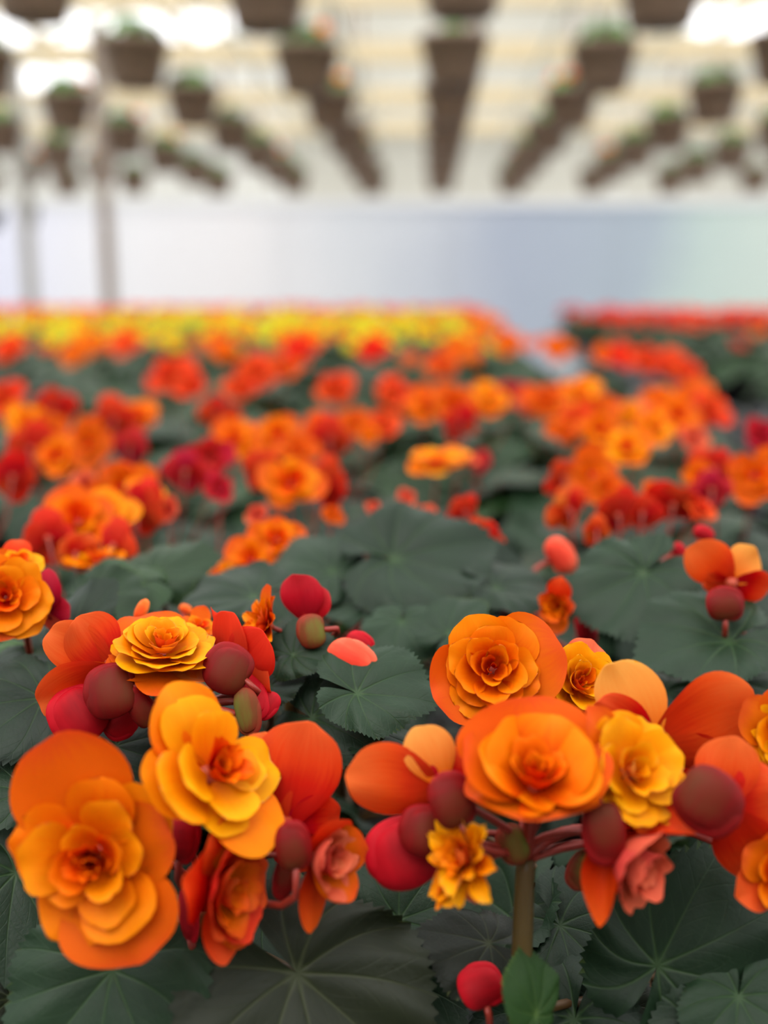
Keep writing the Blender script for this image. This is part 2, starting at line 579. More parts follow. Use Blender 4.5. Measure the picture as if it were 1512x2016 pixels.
def post(px, D, w, mat, lab, top=3.25, brace=0):
    c = P(px, 600, D)
    root = tag(obj('greenhouse_post', None, None, Matrix.Translation((c.x, c.y, 0))), lab, 'post', 'greenhouse posts')
    obj('shaft', box_mesh('shaft', w, w, top, mat, w * 0.12), root, Matrix.Translation((c.x, c.y, 0)))
    obj('base_plate', box_mesh('base_plate', w * 2, w * 2, 0.02, mat, 0.01), root, Matrix.Translation((c.x, c.y, 0)))
    if brace:
        tube('brace', [Vector((c.x, c.y, top - 1.1)), Vector((c.x + brace, c.y, top + 0.05))], 0.05, M_CREAM, root, 8)
    return root


post(216, 9.2, 0.10, M_RUST, 'brownish steel post in front of the white sheet at the bench end')
post(62, 10.5, 0.11, M_STEEL, 'pale grey steel post, the one farthest to the left of the brownish post')

# ------------------------------------------------------------------ benches
BX0, BX1, BY1, BZ = -4.6, 0.48, 8.6, 0.75
RX0, RX1 = 0.97, 3.7


def bench(name, x0, x1, y0, y1, lab):
    root = tag(obj(name, None, None, Matrix.Translation(((x0 + x1) / 2, (y0 + y1) / 2, 0))), lab, 'bench')
    slab('bench_top', x0, x1, y0, y1, BZ - 0.03, BZ, M_BENCH, root)
    for a, b, c, d in ((x0 - 0.02, x0, y0, y1), (x1, x1 + 0.02, y0, y1), (x0, x1, y0 - 0.02, y0), (x0, x1, y1, y1 + 0.02)):
        slab('bench_rim', a, b, c, d, BZ - 0.05, BZ + 0.05, M_BENCH, root)
    k = 0
    y = y0 + 0.4
    while y < y1:
        for x in (x0 + 0.3, x1 - 0.3):
            slab('leg', x - 0.025, x + 0.025, y - 0.025, y + 0.025, 0, BZ - 0.03, M_STEEL, root)
        y += 2.4


bench('growing_bench', BX0, BX1, -0.2, BY1, 'wide dark metal bench carrying the orange begonias up to the aisle')
bench('growing_bench', RX0, RX1, 1.6, BY1 + 0.2, 'dark metal bench across the aisle with mostly green plants')


# ------------------------------------------------------------------ petal, leaf and bud shapes
def petal_mesh(name, nu, nv, c=0.58, base=0.3, width=0.95, cup=0.25, curl=0.1, tip=0.0, ruf=0.0, nr=3, notch=0.0, seed=0, point=0.0, thick=0.007, wrap=None):
    """one petal: claw at the origin, length 1 along +Y, upper face to +Z, upper and lower skins joined at the rim"""
    r = random.Random(seed)
    ph = [r.uniform(0, 6.28) for _ in range(4)]
    tau = np.linspace(0, 1, nv + 1)
    t = np.sin(tau * math.pi / 2) ** 0.9
    s = np.linspace(-1, 1, nu + 1)
    T, S = np.meshgrid(t, s, indexing='ij')
    up = np.sqrt(np.clip(1 - ((T - c) / (1 - c)) ** 2, 0, 1)) ** (1 + point)
    lo = base + (1 - base) * np.sin(np.clip(T / c, 0, 1) * math.pi / 2)
    w = np.where(T > c, up, lo) * width / 2
    skew = 0.06 * math.sin(ph[3])
    X = S * w + skew * T * T
    wn = np.where(T > c, up, lo)
    Sx = S * wn
    psi = np.arctan2(Sx, T - 0.42)
    edge = np.maximum(np.abs(S) ** 2 * np.minimum(1, T * 1.6) * np.minimum(1, wn * 1.6), np.clip((T - 0.55) / 0.45, 0, 1) ** 2)
    Y = T + T ** 3 * notch * (np.sin(nr * 1.7 * psi + ph[0]) + 0.5 * np.sin(nr * 2.3 * psi + ph[1])) - 0.10 * T * (S * w) ** 2
    Z = cup * (S * w) ** 2 * 2.2 + curl * T ** 2 - tip * np.clip(T - 0.6, 0, 1) ** 2 * 4 + ruf * edge * np.sin(nr * 1.3 * psi + ph[2]) + 0.02 * np.sin(3 * T + 4 * Sx + ph[0])
    if wrap:
        e0, e1, flare, span = wrap
        fine = np.linspace(0, 1, 200)
        th_ = np.radians(e0 + (e1 - e0) * np.clip(fine / .6, 0, 1) - flare * np.clip((fine - .6) / .4, 0, 1) ** 2)
        rp = .03 + np.cumsum(np.cos(th_)) / 200
        hp = np.cumsum(np.sin(th_)) / 200
        Tn = np.clip(T * (1 + notch * (np.sin(nr * 1.7 * psi + ph[0]) + 0.5 * np.sin(nr * 2.3 * psi + ph[1])) * T), 0, 1.2)
        # the rim drops towards the sides so that each petal ends in a round lobe
        rr_, hh_ = np.interp(Tn, fine, rp), np.interp(Tn, fine, hp)
        aa = S * np.radians(span) * np.where(T > c, up, lo) * (1 + .05 * math.sin(ph[3]))
        off = ruf * edge * np.sin(nr * 1.3 * psi + ph[2])
        rr_ = rr_ * (1 - .10 * Sx * Sx) + off * .5
        X, Y, Z = rr_ * np.sin(aa), rr_ * np.cos(aa), hh_ + off
    Vt = np.stack([X, Y, Z], -1)
    du = np.gradient(Vt, axis=1)
    dv = np.gradient(Vt, axis=0)
    n = np.cross(du, dv)
    ln = np.linalg.norm(n, axis=-1, keepdims=True)
    n = np.where(ln > 1e-9, n / np.maximum(ln, 1e-9), np.array([0, 0, 1.0]))
    Vb = Vt - n * thick
    R, Cn = nv + 1, nu + 1
    ti = np.arange(R * Cn).reshape(R, Cn)
    ti[nv, :] = ti[nv, 0]                       # the tip row is one point
    bnd = np.zeros((R, Cn), bool)
    bnd[0, :] = bnd[nv, :] = bnd[:, 0] = bnd[:, nu] = True
    bi = np.where(bnd, ti, ti + R * Cn)
    V = np.concatenate([Vt.reshape(-1, 3), Vb.reshape(-1, 3)])
    used = np.unique(np.concatenate([ti.ravel(), bi.ravel()]))
    remap = -np.ones(len(V), int)
    remap[used] = np.arange(len(used))
    Fc, side = [], []
    for a, g, fl in ((0, ti, False), (1, bi, True)):
        for i in range(nv):
            for j in range(nu):
                q = [g[i, j], g[i, j + 1], g[i + 1, j + 1], g[i + 1, j]]
                if i == nv - 1:
                    q = q[:3]
                if fl:
                    q = q[::-1]
                Fc.append([remap[k] for k in q])
                side.append(a)
    tt = np.concatenate([T.ravel(), T.ravel()])[used]
    ss = np.concatenate([(S * np.where(w > 0, 1, 1)).ravel()] * 2)[used]
    sh = remap[np.unique(ti[bnd])]
    return mesh(name, V[used], Fc, PM['outer'], True, {'t': tt, 's': ss}, {'side': side}, sh)


def leaf_mesh(name, seed, na=120, nr=9, thick=0.008, ruf=0.035, droop=0.14, cupc=0.1, fold=0.08):
    """one blade: stalk joint at the origin, tip along +Y at radius about 1, palmate veins, toothed margin"""
    r = random.Random(seed)
    asym = r.choice((-1, 1)) * r.uniform(0.06, 0.14)
    ph = [r.uniform(0, 6.28) for _ in range(5)]
    veins = np.radians([0, 36, -36, 72, -72, 111, -111, 150, -150])
    gap = math.radians(6 if na > 60 else 9)
    th = np.linspace(-math.pi + gap, math.pi - gap, na + 1)
    va = np.sort(np.concatenate([veins, (np.sort(veins)[:-1] + np.sort(veins)[1:]) / 2]))
    for v in va:                                # put vertices exactly on veins and half way between them
        th[np.argmin(np.abs(th - v))] = v
    rad = 0.60 + 0.36 * np.cos(th / 2) ** 2 + asym * np.sin(th) + 0.09 * np.exp(-(th / 0.22) ** 2) + 0.03 * np.cos(5 * th) + 0.02 * np.sin(3 * th + ph[0])
    e = np.clip((math.pi - np.abs(th)) / math.radians(26), 0, 1)
    rad = rad * (0.55 + 0.45 * np.sqrt(np.clip(1 - (1 - e) ** 2, 0, 1)))
    tooth = np.where(np.arange(na + 1) % 2 == 0, 1, -1) * (0.018 + 0.02 * np.array([r.random() for _ in range(na + 1)]))
    if na <= 60:
        tooth = tooth * 0.8
    rho = np.linspace(0, 1, nr + 1)[1:] ** 0.9
    d = np.min(np.abs(th[:, None] - veins[None, :]), axis=1)
    dn = np.clip(d / math.radians(19), 0, 1)
    V, A_rho, A_vd = [(0, 0, 0)], [0], [0]
    rows = []
    for k, q in enumerate(rho):
        rr = rad * q * (1 + tooth * max(0, (q - 0.8) / 0.2))
        z = 0.034 * q * (1 - 0.35 * q) * np.sin(dn * math.pi / 2) + cupc * q * (1 - q) - droop * q ** 2 * (0.7 + 0.5 * np.cos(th * 2 + ph[1])) \
            + ruf * q ** 2 * np.sin(5 * th + ph[2]) + 0.5 * ruf * q ** 3 * np.sin(11 * th + ph[3]) + 0.10 * q * np.clip((np.abs(th) - 2.3) / 0.8, 0, 1) + fold * q * np.abs(np.sin(th)) + 0.03 * q * np.sin(2 * th + 5 * q + ph[0])
        for a in range(na + 1):
            ta = th[a] * (1 - 0.16 * q * q * math.sin(abs(th[a]))) + 0.05 * q * math.sin(3 * q + ph[4])
            V.append((math.sin(ta) * rr[a], math.cos(ta) * rr[a], z[a]))
            A_rho.append(q * rad[a])
            A_vd.append(d[a])
    n1 = na + 1
    tri = []
    for a in range(na):
        tri.append((0, 1 + a + 1, 1 + a))
    for k in range(nr - 1):
        for a in range(na):
            i = 1 + k * n1 + a
            tri.append((i, i + 1, i + n1 + 1, i + n1))
    V = np.array(V)
    # under skin
    lastring = set(range(1 + (nr - 1) * n1, 1 + nr * n1))
    ends = set()
    for k in range(nr):
        ends.add(1 + k * n1)
        ends.add(1 + k * n1 + na)
    bset = lastring | ends | {0}
    nV = len(V)
    mp = {}
    VB = list(map(tuple, V))
    for i in range(nV):
        if i in bset and i != 0:
            mp[i] = i
        else:
            mp[i] = len(VB)
            VB.append((V[i][0], V[i][1], V[i][2] - thick))
            A_rho.append(A_rho[i])
            A_vd.append(A_vd[i])
    Fc = [tuple(f[::-1]) if len(f) == 4 else tuple(f[::-1]) for f in tri]
    # make sure upper faces look to +Z
    a, b, c = (np.array(VB[i]) for i in Fc[0][:3])
    if np.cross(b - a, c - a)[2] < 0:
        up0 = [tuple(f[::-1]) for f in Fc]
    else:
        up0 = Fc
    out_up = []
    for f in up0:
        a, b, c = (np.array(VB[i]) for i in f[:3])
        out_up.append(f if np.cross(b - a, c - a)[2] >= 0 else tuple(f[::-1]))
    low = [tuple(mp[i] for i in f[::-1]) for f in out_up]
    VB = np.array(VB)
    VB[:, 1] -= 0.22                            # origin near the middle of the blade
    return mesh(name, VB, out_up + low, LM['dark'], True, {'rho': A_rho, 'vd': A_vd}, {'side': [0] * len(out_up) + [1] * len(low)}, bset - {0})


def bud_mesh(name, seed):
    """two petals pressed together like a clam: heart-shaped outline, thin rim, slight keel"""
    nu, nv = 20, 14
    V, Fc, t, rim = [], [], [], []
    for i in range(nv + 1):
        q = i / nv
        y = (1 - math.cos(math.pi * q)) / 2
        w = math.sin(math.pi * q ** 0.82) ** 0.72 if 0 < q < 1 else 0.0
        for j in range(nu):
            u = 2 * math.pi * j / nu
            x, z = math.cos(u), math.sin(u)
            sx = abs(x) ** 0.8 * (1 if x > 0 else -1)
            sz = abs(z) ** 1.35 * (1 if z > 0 else -1)
            V.append((sx * w * 0.5, y - 0.5 + 0.05 * abs(x) * w * (1 - 2 * abs(q - .5)), sz * 0.2 * math.sin(math.pi * q) ** .8 * (1 + .1 * math.cos(3 * u))))
            t.append(y)
            rim.append(max(abs(x) ** 3, (2 * q - 1) ** 4 if q > .5 else 0))
    base = list(zip(V, t, rim))
    V, t, rim = [], [], []
    for rot, sc, dz, dt in ((0.16, 1.0, .07, 0.0), (-0.2, 1.04, -.05, 0.25)):
        o = len(V)
        for (x, y, z), a, b in base:
            y0 = y + .5
            V.append(((x * math.cos(rot) - y0 * math.sin(rot)) * sc + rot * .25, (x * math.sin(rot) + y0 * math.cos(rot)) * sc - .5, z * .8 + dz * math.sin(math.pi * min(1, y0 * 1.1))))
            t.append(a + dt)
            rim.append(b)
        for i in range(nv):
            for j in range(nu):
                j2 = (j + 1) % nu
                Fc.append((o + i * nu + j, o + i * nu + j2, o + (i + 1) * nu + j2, o + (i + 1) * nu + j))
    return mesh(name, V, Fc, BM['maroon'], True, {'t': t, 'rim': rim})


OUT_H = [petal_mesh('petal', 14, 14, c=.56, base=.28, width=1.0, cup=.03 + .04 * k, curl=.02 + .04 * k, tip=.10 * (k % 2), ruf=.035, nr=2 + k % 2, notch=.012, seed=k) for k in range(4)]
INN_H = [petal_mesh('petal', 10, 10, c=.62, base=.3, width=1.0, cup=.30 + .06 * k, curl=.10 + .05 * k, tip=.05 + .05 * (k % 3), ruf=.03, nr=3 + k % 3, notch=.035, seed=20 + k) for k in range(5)]
NAR_H = [petal_mesh('petal', 8, 12, c=.42, base=.35, width=1.0, cup=.5, curl=.08, ruf=.02, nr=3, seed=40 + k, point=.7) for k in range(2)]
OUT_M = [petal_mesh('petal', 8, 8, c=.56, base=.28, width=1.0, cup=.2, curl=.06 * k, ruf=.02, nr=2, notch=.01, seed=60 + k) for k in range(3)]
INN_M = [petal_mesh('petal', 6, 6, c=.62, base=.3, width=1.0, cup=.35, curl=.14, tip=.06, ruf=.03, nr=3, notch=.03, seed=70 + k) for k in range(3)]
WL = [(4, 14, 6, 44), (10, 34, 16, 50), (22, 58, 28, 60), (38, 80, 34, 76), (55, 96, 30, 105)]
WRAP_H = [[petal_mesh('petal', 14, 12, c=.6, base=.35, ruf=.04, nr=3 + q, notch=.018, seed=200 + 7 * k + q, wrap=w) for q in range(3)] for k, w in enumerate(WL)]
WRAP_M = [[petal_mesh('petal', 8, 6, c=.6, base=.35, ruf=.03, nr=3, notch=.03, seed=300 + 7 * k + q, wrap=w) for q in range(2)] for k, w in enumerate(WL)]
LEAF_H = [leaf_mesh('leaf', 100 + k, ruf=.02 + .012 * (k % 4), droop=(.16, .05, .24, .1, .2, .0)[k], cupc=(.1, .2, .05, .15, .1, .25)[k]) for k in range(6)]
LEAF_M = [leaf_mesh('leaf', 120 + k, na=54, nr=5, ruf=.03, droop=.08 + .06 * k, cupc=.12) for k in range(4)]
BUD = bud_mesh('bud', 1)


# ------------------------------------------------------------------ plants
RNG = random.Random(7)
V_, F_ = lathe_data([(0.03, 0), (0.045, 0), (0.062, 0.1), (0.066, 0.1), (0.067, 0.115), (0.062, 0.116), (0.060, 0.103), (0.01, 0.101)], 20)
POT_ME = mesh('pot', V_, F_, M_POT)
V_, F_ = lathe_data([(0.02, 0.09), (0.0605, 0.09), (0.0605, 0.102), (0.03, 0.106)], 16)
SOIL_ME = mesh('soil', V_, F_, M_SOIL)
V_, F_ = lathe_data([(0.04, -.16), (0.10, -.10), (0.13, 0.0), (0.09, 0.05), (0.02, 0.06)], 8)
CALYX_ME = mesh('flower', V_, F_, simple('calyx', (150, 44, 22), (176, 66, 34), 0.5, 30))


def plant(x, y, label=None, group=None):
    root = tag(obj('begonia_plant', None, None, Matrix.Translation((x, y, BZ))), label, 'plant', group or 'potted begonias on the benches')
    obj('pot', POT_ME, root, Matrix.Translation((x, y, BZ)))
    obj('soil', SOIL_ME, root, Matrix.Translation((x, y, BZ)))
    return root


ROSE = [(5, .66, 'w0', 0), (5, .58, 'w1', 0), (4, .48, 'w2', 0), (3, .38, 'w3', 0), (2, .26, 'w4', 0)]
FULL = [(6, .84, 'w0', 2), (5, .76, 'w1', 0), (5, .66, 'w2', -4), (4, .56, 'w3', -6), (3, .44, 'w3', 0), (2, .3, 'w4', 0)]
BOWL = [(5, .92, 'w1', 4), (5, .84, 'w2', 0), (4, .72, 'w2', 8), (3, .58, 'w3', 0), (3, .42, 'w3', 6), (2, .3, 'w4', 0)]
LOOSE = [(5, .58, .5, 18), (5, .42, .34, 42), (6, .30, .2, 60), (5, .2, .13, 74)]
HALF = [(4, .6, 'w1', 0), (3, .46, 'w2', 0), (2, .3, 'w3', 0)]
SPIKY = [(8, .85, .34, 12), (8, .70, .32, 28), (7, .52, .28, 46), (6, .36, .22, 64)]


def flower(root, px, py, d, R, n, outer, rings, mo='outer', mi='amber', mc='core', hub=None, seed=0, res='h', roll=90, ped=True, jit=1.0, loc=None, dip=False):
    """R: length in pixels of the longest petal; outer: (screen angle, length, width, rise) in parts of R; n: facing in camera space"""
    r = random.Random(seed * 977 + int(px) * 13 + int(py))
    Rm = R / F * d
    c = P(px, py, d) if loc is None else loc
    m3 = frame(n, roll)
    fl = obj('flower', CALYX_ME, root, m4(m3, c, Rm))
    OUT, INN, WRP = (OUT_H, INN_H, WRAP_H) if res == 'h' else (OUT_M, INN_M, WRAP_M)
    nn = Vector(n).normalized()
    inv = m3.transposed() @ C2W

    def add(me, ang, ln, wd, rise, z, mat):
        rx = Matrix.Rotation(math.radians(rise), 3, 'X')
        rz = Matrix.Rotation(ang - math.pi / 2, 3, 'Z')
        m = m3 @ rz @ rx
        off = m3 @ (Vector((math.cos(ang), math.sin(ang), 0)) * 0.03 * Rm + Vector((0, 0, z * Rm)))
        o = obj('petal', me, fl, m4(m, c + off, wd * Rm, ln * Rm, (ln + wd) / 2 * Rm), PM[mat])
        return o

    for q in outer:
        a, ln, wd, rise = q[:4]
        mat = q[4] if len(q) > 4 else mo
        lib = NAR_H if (len(q) > 5 and q[5] == 'n') else OUT
        t = Vector((math.cos(math.radians(a)), math.sin(math.radians(a)), 0))
        l = inv @ (t - nn * nn.dot(t))
        add(r.choice(lib), math.atan2(l.y, l.x), ln, wd, rise, -0.03 + 0.012 * r.random(), mat)
    z = 0.0
    nrg = len(rings)
    for k, (cnt, ln, wd, rise) in enumerate(rings):
        a0 = r.uniform(0, 6.28)
        mat = mi if k < max(1, nrg - 2) else mc
        for i in range(cnt):
            a = a0 + 2 * math.pi * (i + r.uniform(-.22, .22) * jit) / cnt
            f = 1 + r.uniform(-.13, .13) * jit
            if isinstance(wd, str):
                lv = int(wd[1])
                tx = r.uniform(-6, 6) * jit + (rise or 0)
                add(r.choice(WRP[lv]), a, ln * f, ln * f * r.uniform(.92, 1.08), tx, z + 0.008 * (i % 3), mat)
                continue
            add(r.choice(INN), a, ln * f, wd * f * r.uniform(.9, 1.15), rise + r.uniform(-7, 7) * jit, z + 0.006 * (i % 3), mat)
        z += 0.028
    if ped and hub is not None:
        zb = (m3 @ Vector((0, 0, -1)))
        p0 = c + zb * 0.15 * Rm
        L_ = (hub - p0).length
        c1 = p0 + zb * 0.35 * L_ if not dip else p0 + zb * .012 - Vector((0, 0, .09))
        tube('pedicel', bez(p0, c1, hub + Vector((0, 0, 0.3 * L_ if not dip else .01)), hub, 8), [0.0010 + 0.0007 * i / 8 for i in range(9)], M_PED, fl)
    return fl


def lone_petal(fl, px, py, d, ln, wd, n, ang, mat, lib=None):
    """one petal of flower fl that leaves its whorl: claw pixel, length and width in pixels"""
    m3 = frame(n, ang)
    k_ = d / F
    return obj('petal', (lib or OUT_H)[0], fl, m4(m3, P(px, py, d), wd * k_, ln * k_, (ln + wd) / 2 * k_), PM[mat])


def leaf(root, px, py, d, size, n, tipang, mat='dark', var=None, res='h', squash=1.0, base=None, stalk=True, loc=None, m3=None):
    """size: blade radius in pixels (stalk joint to tip)"""
    s = size / F * d
    c = P(px, py, d) if loc is None else loc
    m3 = frame(n, tipang) if m3 is None else m3
    lib = LEAF_H if res == 'h' else LEAF_M
    me = lib[var if var is not None else RNG.randrange(len(lib))]
    o = obj('leaf', me, root, m4(m3, c, s * squash, s, s), LM[mat])
    if stalk and base is not None:
        j = c + m3 @ Vector((0, -0.22 * s, -0.004 * 1))
        down = (m3 @ Vector((0, -0.3, -1))).normalized()
        L_ = (base - j).length
        tube('petiole', bez(j, j + down * 0.3 * L_, base + Vector((0, 0, .35 * L_)), base, 7), [0.0016 + 0.0009 * i / 7 for i in range(8)], M_PETIOLE, o, 6)
    return o


def bud(root, px, py, d, w, h, ang, mat='maroon', n=(0, 0.1, 1), hub=None):
    """ang: screen angle from the stalk to the bud's crown"""
    m3 = frame(n, ang)
    c = P(px, py, d)
    k = d / F
    o = obj('bud', BUD, root, m4(m3, c, w * k, h * k, min(w, h) * k * 1.3), BM[mat])
    if hub is not None:
        p0 = c - m3.col[1] * h * k * 0.48
        L_ = (hub - p0).length
        tube('pedicel', bez(p0, p0 - m3.col[1] * .4 * L_, hub + Vector((0, 0, .25 * L_)), hub, 7), 0.0014, M_PED, o, 6)
    return o


def stem(root, pts, r0, r1):
    n = 14
    p = [Vector(q) for q in pts]
    path = bez(p[0], p[1], p[2], p[3], n)
    return tube('stem', path, [r0 + (r1 - r0) * i / n for i in range(n + 1)], M_STEM, root, 10)


def soil_pt(root):
    w = WORLD_M[root.name].translation
    return Vector((w.x + RNG.uniform(-.02, .02), w.y + RNG.uniform(-.02, .02), BZ + 0.1))


def main_stem(root, hub, r0=0.0032, r1=0.0045):
    b = soil_pt(root)
    L_ = (hub - b).length
    stem(root, (hub, hub - Vector((0, 0, .4 * L_)), b + Vector((0, 0, .35 * L_)), b), r0, r1)


# ---- front plant on the left: the wide-open flower and its neighbours
HERO = []
A = plant(-0.115, 0.43, 'begonia with the large wide-open orange flower at the lower left corner')
HERO.append(A)
hA = P(400, 1790, .43)
main_stem(A, hA)
flower(A, 195, 1685, .375, 250, (-.05, .12, 1), [(112, 1.0, .98, 8), (20, .64, .66, 10), (-66, .84, .96, 4)],
       [(5, .58, 'w0', 4), (5, .48, 'w1', 0), (4, .36, 'w2', 0), (7, .30, .17, 58), (6, .2, .11, 72)], hub=hA, seed=2, jit=1.4)
flower(A, 412, 1525, .385, 190, (.60, .52, .58), [(112, 1.0, .98, 10), (-55, .98, .9, 12), (205, .8, .8, 0), (20, .5, .5, 30)],
       [(4, .78, 'w0', 6), (4, .56, 'w1', 4), (5, .38, .28, 46), (6, .26, .15, 66)], mo='amber', mi='yellow', hub=hA, seed=3)
flower(A, 556, 1625, .40, 205, (.18, .25, -.93), [(78, 1.0, .88, 14, 'red'), (108, .9, .5, 22), (-70, .7, .6, 20, 'red'), (0, .55, .6, 24, 'red')],
       [(5, .5, .4, 40), (4, .3, .3, 60)], mo='red', hub=hA, seed=4)
flower(A, 424, 1750, .378, 146, (.84, .0, .46), [(92, 1.0, .9, 8, 'scarlet'), (-86, .95, .8, 8, 'scarlet'), (170, .9, .95, 12, 'red'), (-40, .9, .8, 20, 'outer'), (40, .8, .8, 24, 'outer')],
       [(6, .8, 'w1', 6), (5, .66, 'w2', 0), (4, .46, 'w3', 0)], mo='red', mi='scarlet', mc='outer', hub=hA, seed=5)
flower(A, 618, 1690, .385, 135, (.78, .05, .52), [(-100, 1.0, .62, -4, 'red'), (62, .75, .85, 34, 'scarlet'), (10, .8, .8, 40, 'outer'), (-45, .8, .7, 38, 'outer')],
       [(5, .66, 'w2', 4), (4, .5, 'w3', 0), (3, .36, 'w3', 6)], mo='red', mi='coral', mc='coral', hub=hA, seed=6)
bud(A, 576, 1664, .375, 66, 92, 100, 'maroon', hub=hA)
bud(A, 560, 1728, .39, 40, 84, -100, 'maroon', hub=hA)
bud(A, 362, 1640, .395, 70, 110, 80, 'crimson', n=(-.5, .1, .8), hub=hA)
bud(A, 372, 1790, .40, 50, 120, 100, 'crimson', n=(-.7, 0, .7), hub=hA)

# ---- plant behind it on the left
B = plant(-0.13, 0.50, 'begonia with upturned yellow rosette and dark red buds, behind the wide-open flower')
HERO.append(B)
hB = P(330, 1440, .49)
main_stem(B, hB)
flower(B, 322, 1292, .455, 132, (.14, .90, .42), [(100, 1.0, 1.25, 10), (170, .8, .9, -4), (-20, .9, .8, -6, 'outer'), (-90, .85, .9, -4), (235, .85, .8, -6)],
       [(7, .80, 'w0', 2), (6, .70, 'w1', -4), (6, .58, 'w1', 6), (5, .46, 'w2', 4), (4, .34, 'w3', 0), (3, .22, 'w3', 4)], mi='yellow', mc='amber', hub=hB, seed=11)
flower(B, 222, 1312, .455, 160, (-.35, .25, -.9), [(205, 1.0, .72, 8, 'outer'), (128, .72, .74, 16, 'outer'), (150, .9, .66, 26, 'outer'), (20, .5, .5, 20, 'red'), (-70, .5, .5, 10, 'red')],
       [(5, .4, .4, 40), (4, .28, .28, 60)], hub=hB, seed=12)
bud(B, 216, 1362, .44, 104, 100, 190, 'maroon', n=(-.1, .3, 1), hub=hB)
bud(B, 152, 1410, .45, 110, 104, 215, 'crimson', n=(.1, .2, 1), hub=hB)
bud(B, 238, 1424, .455, 66, 62, -60, 'crimson', n=(.2, 0, 1), hub=hB)
bud(B, 276, 1392, .44, 46, 82, 120, 'maroon', n=(.5, 0, 1), hub=hB)
flower(B, 462, 1330, .465, 140, (.55, .35, -.75), [(112, 1.0, .34, 10, 'scarlet', 'n'), (85, .92, .66, 10, 'scarlet'), (45, .85, .8, 8, 'scarlet'), (-5, .62, .7, 0, 'scarlet'), (-60, .6, .5, 0, 'crimson')],
       [(5, .45, .4, 40), (4, .3, .3, 60)], mo='scarlet', mi='scarlet', hub=hB, seed=13)
bud(B, 446, 1316, .445, 92, 96, 150, 'maroon', n=(-.2, .3, 1), hub=hB)
bud(B, 492, 1368, .455, 98, 62, 30, 'crimson', n=(.1, .6, 1), hub=hB)
bud(B, 488, 1400, .44, 88, 50, 10, 'green', n=(0, .2, 1), hub=hB)
bud(B, 528, 1390, .455, 56, 40, -40, 'crimson', n=(0, .5, 1), hub=hB)
flower(B, 392, 1236, .49, 46, (.3, .7, .6), [(80, 1, .9, 20), (180, .8, .8, 20), (0, .8, .8, 20)], HALF, hub=hB, seed=14)
bud(B, 279, 1200, .50, 22, 42, 70, 'orange', n=(0, .3, 1), hub=hB)

# ---- big cluster on the right
Cc = plant(0.105, 0.44, 'begonia with the largest orange flower cluster on a thick stem, lower right')
HERO.append(Cc)
hC = P(1035, 1690, .395)
b0 = soil_pt(Cc)
stem(Cc, (hC, P(1030, 1800, .395), P(1024, 1960, .39), P(1020, 2150, .40)), 0.0036, 0.0042)
hC2 = P(1210, 1640, .43)
flower(Cc, 968, 1322, .44, 136, (-.05, .28, .95), [(203, .92, 1.2, 8), (22, 1.05, 1.35, 8), (-60, .8, .9, 2), (110, .85, .9, 14, 'amber')],
       [(6, .72, 'w0', 2), (5, .66, 'w1', 0), (5, .58, 'w2', -4), (4, .48, 'w3', -6), (2, .36, 'w3', 0), (2, .25, 'w4', 0)], hub=hC, seed=21)
flower(Cc, 1132, 1352, .452, 100, (.28, .42, .86), [(60, 1.0, 1.0, 8, 'coral'), (-110, .9, .9, 4, 'outer'), (200, .8, .8, 6, 'outer')],
       FULL, mi='yellow', mc='amber', hub=hC, seed=22)
flower(Cc, 1050, 1545, .372, 165, (.04, .84, .54), [(95, 1.05, 1.75, 34, 'outer'), (160, .95, 1.1, 20, 'outer'), (-88, .52, 1.4, -4, 'outer'), (15, .95, 1.1, 22, 'outer'), (205, .8, .8, 2), (-25, .8, .8, 2),
       (80, .86, 1.2, 46, 'amber'), (125, .84, 1.0, 44, 'amber'), (170, .84, .9, 34, 'amber'), (30, .86, 1.0, 40, 'amber'), (-10, .84, .9, 30, 'amber'), (-120, .44, .9, 16, 'amber'), (-70, .44, .9, 16, 'amber')],
       [(4, .50, 'w2', 10), (3, .42, 'w3', 4), (3, .32, 'w3', 10), (2, .22, 'w4', 0)], mi='core', mc='core', hub=hC, seed=23)
flower(Cc, 1232, 1525, .380, 150, (.42, .42, .80), [(128, 1.02, .66, 16, 'outer'), (-20, .92, .9, 10, 'yellow'), (-75, .8, .9, 2, 'outer'), (215, .75, .8, 0, 'outer'), (60, .6, .6, 14, 'yellow')],
       [(5, .78, 'w0', 4), (5, .66, 'w1', 0), (4, .5, 'w2', 0), (5, .3, .26, 62)], mi='yellow', mc='yellow', hub=hC2, seed=24)
flower(Cc, 1288, 1460, .408, 216, (.02, .30, -.95), [(14, 1.0, 1.02, 8, 'red'), (116, .80, .62, 16, 'yellow'), (142, .62, .42, 10, 'red'), (-42, .72, .7, 14, 'red')],
       [(5, .34, .4, 40), (4, .25, .28, 60)], mo='red', hub=hC2, seed=25)
flower(Cc, 1420, 1590, .385, 190, (.15, .15, -.95), [(-58, 1.0, .7, 10, 'red'), (80, .72, .66, 14, 'red'), (10, .7, .8, 18, 'outer'), (-120, .3, .4, 14, 'red')],
       [(5, .4, .4, 40), (4, .3, .28, 60)], mo='red', hub=hC2, seed=26)
bud(Cc, 1398, 1578, .365, 118, 128, -40, 'maroon', n=(-.1, .2, 1))
flower(Cc, 868, 1545, .388, 190, (-.22, .12, -.96), [(176, .96, .80, 8, 'red'), (108, .62, .56, 12, 'yellow'), (60, .4, .5, 20, 'red'), (-110, .42, .5, 14, 'red')],
       [(5, .4, .4, 40), (4, .3, .28, 60)], mo='red', hub=hC, seed=27)
bud(Cc, 888, 1574, .372, 84, 104, 110, 'maroon', n=(.05, .2, 1), hub=hC)
bud(Cc, 832, 1636, .382, 92, 92, 170, 'maroon', n=(0, .2, 1), hub=hC)
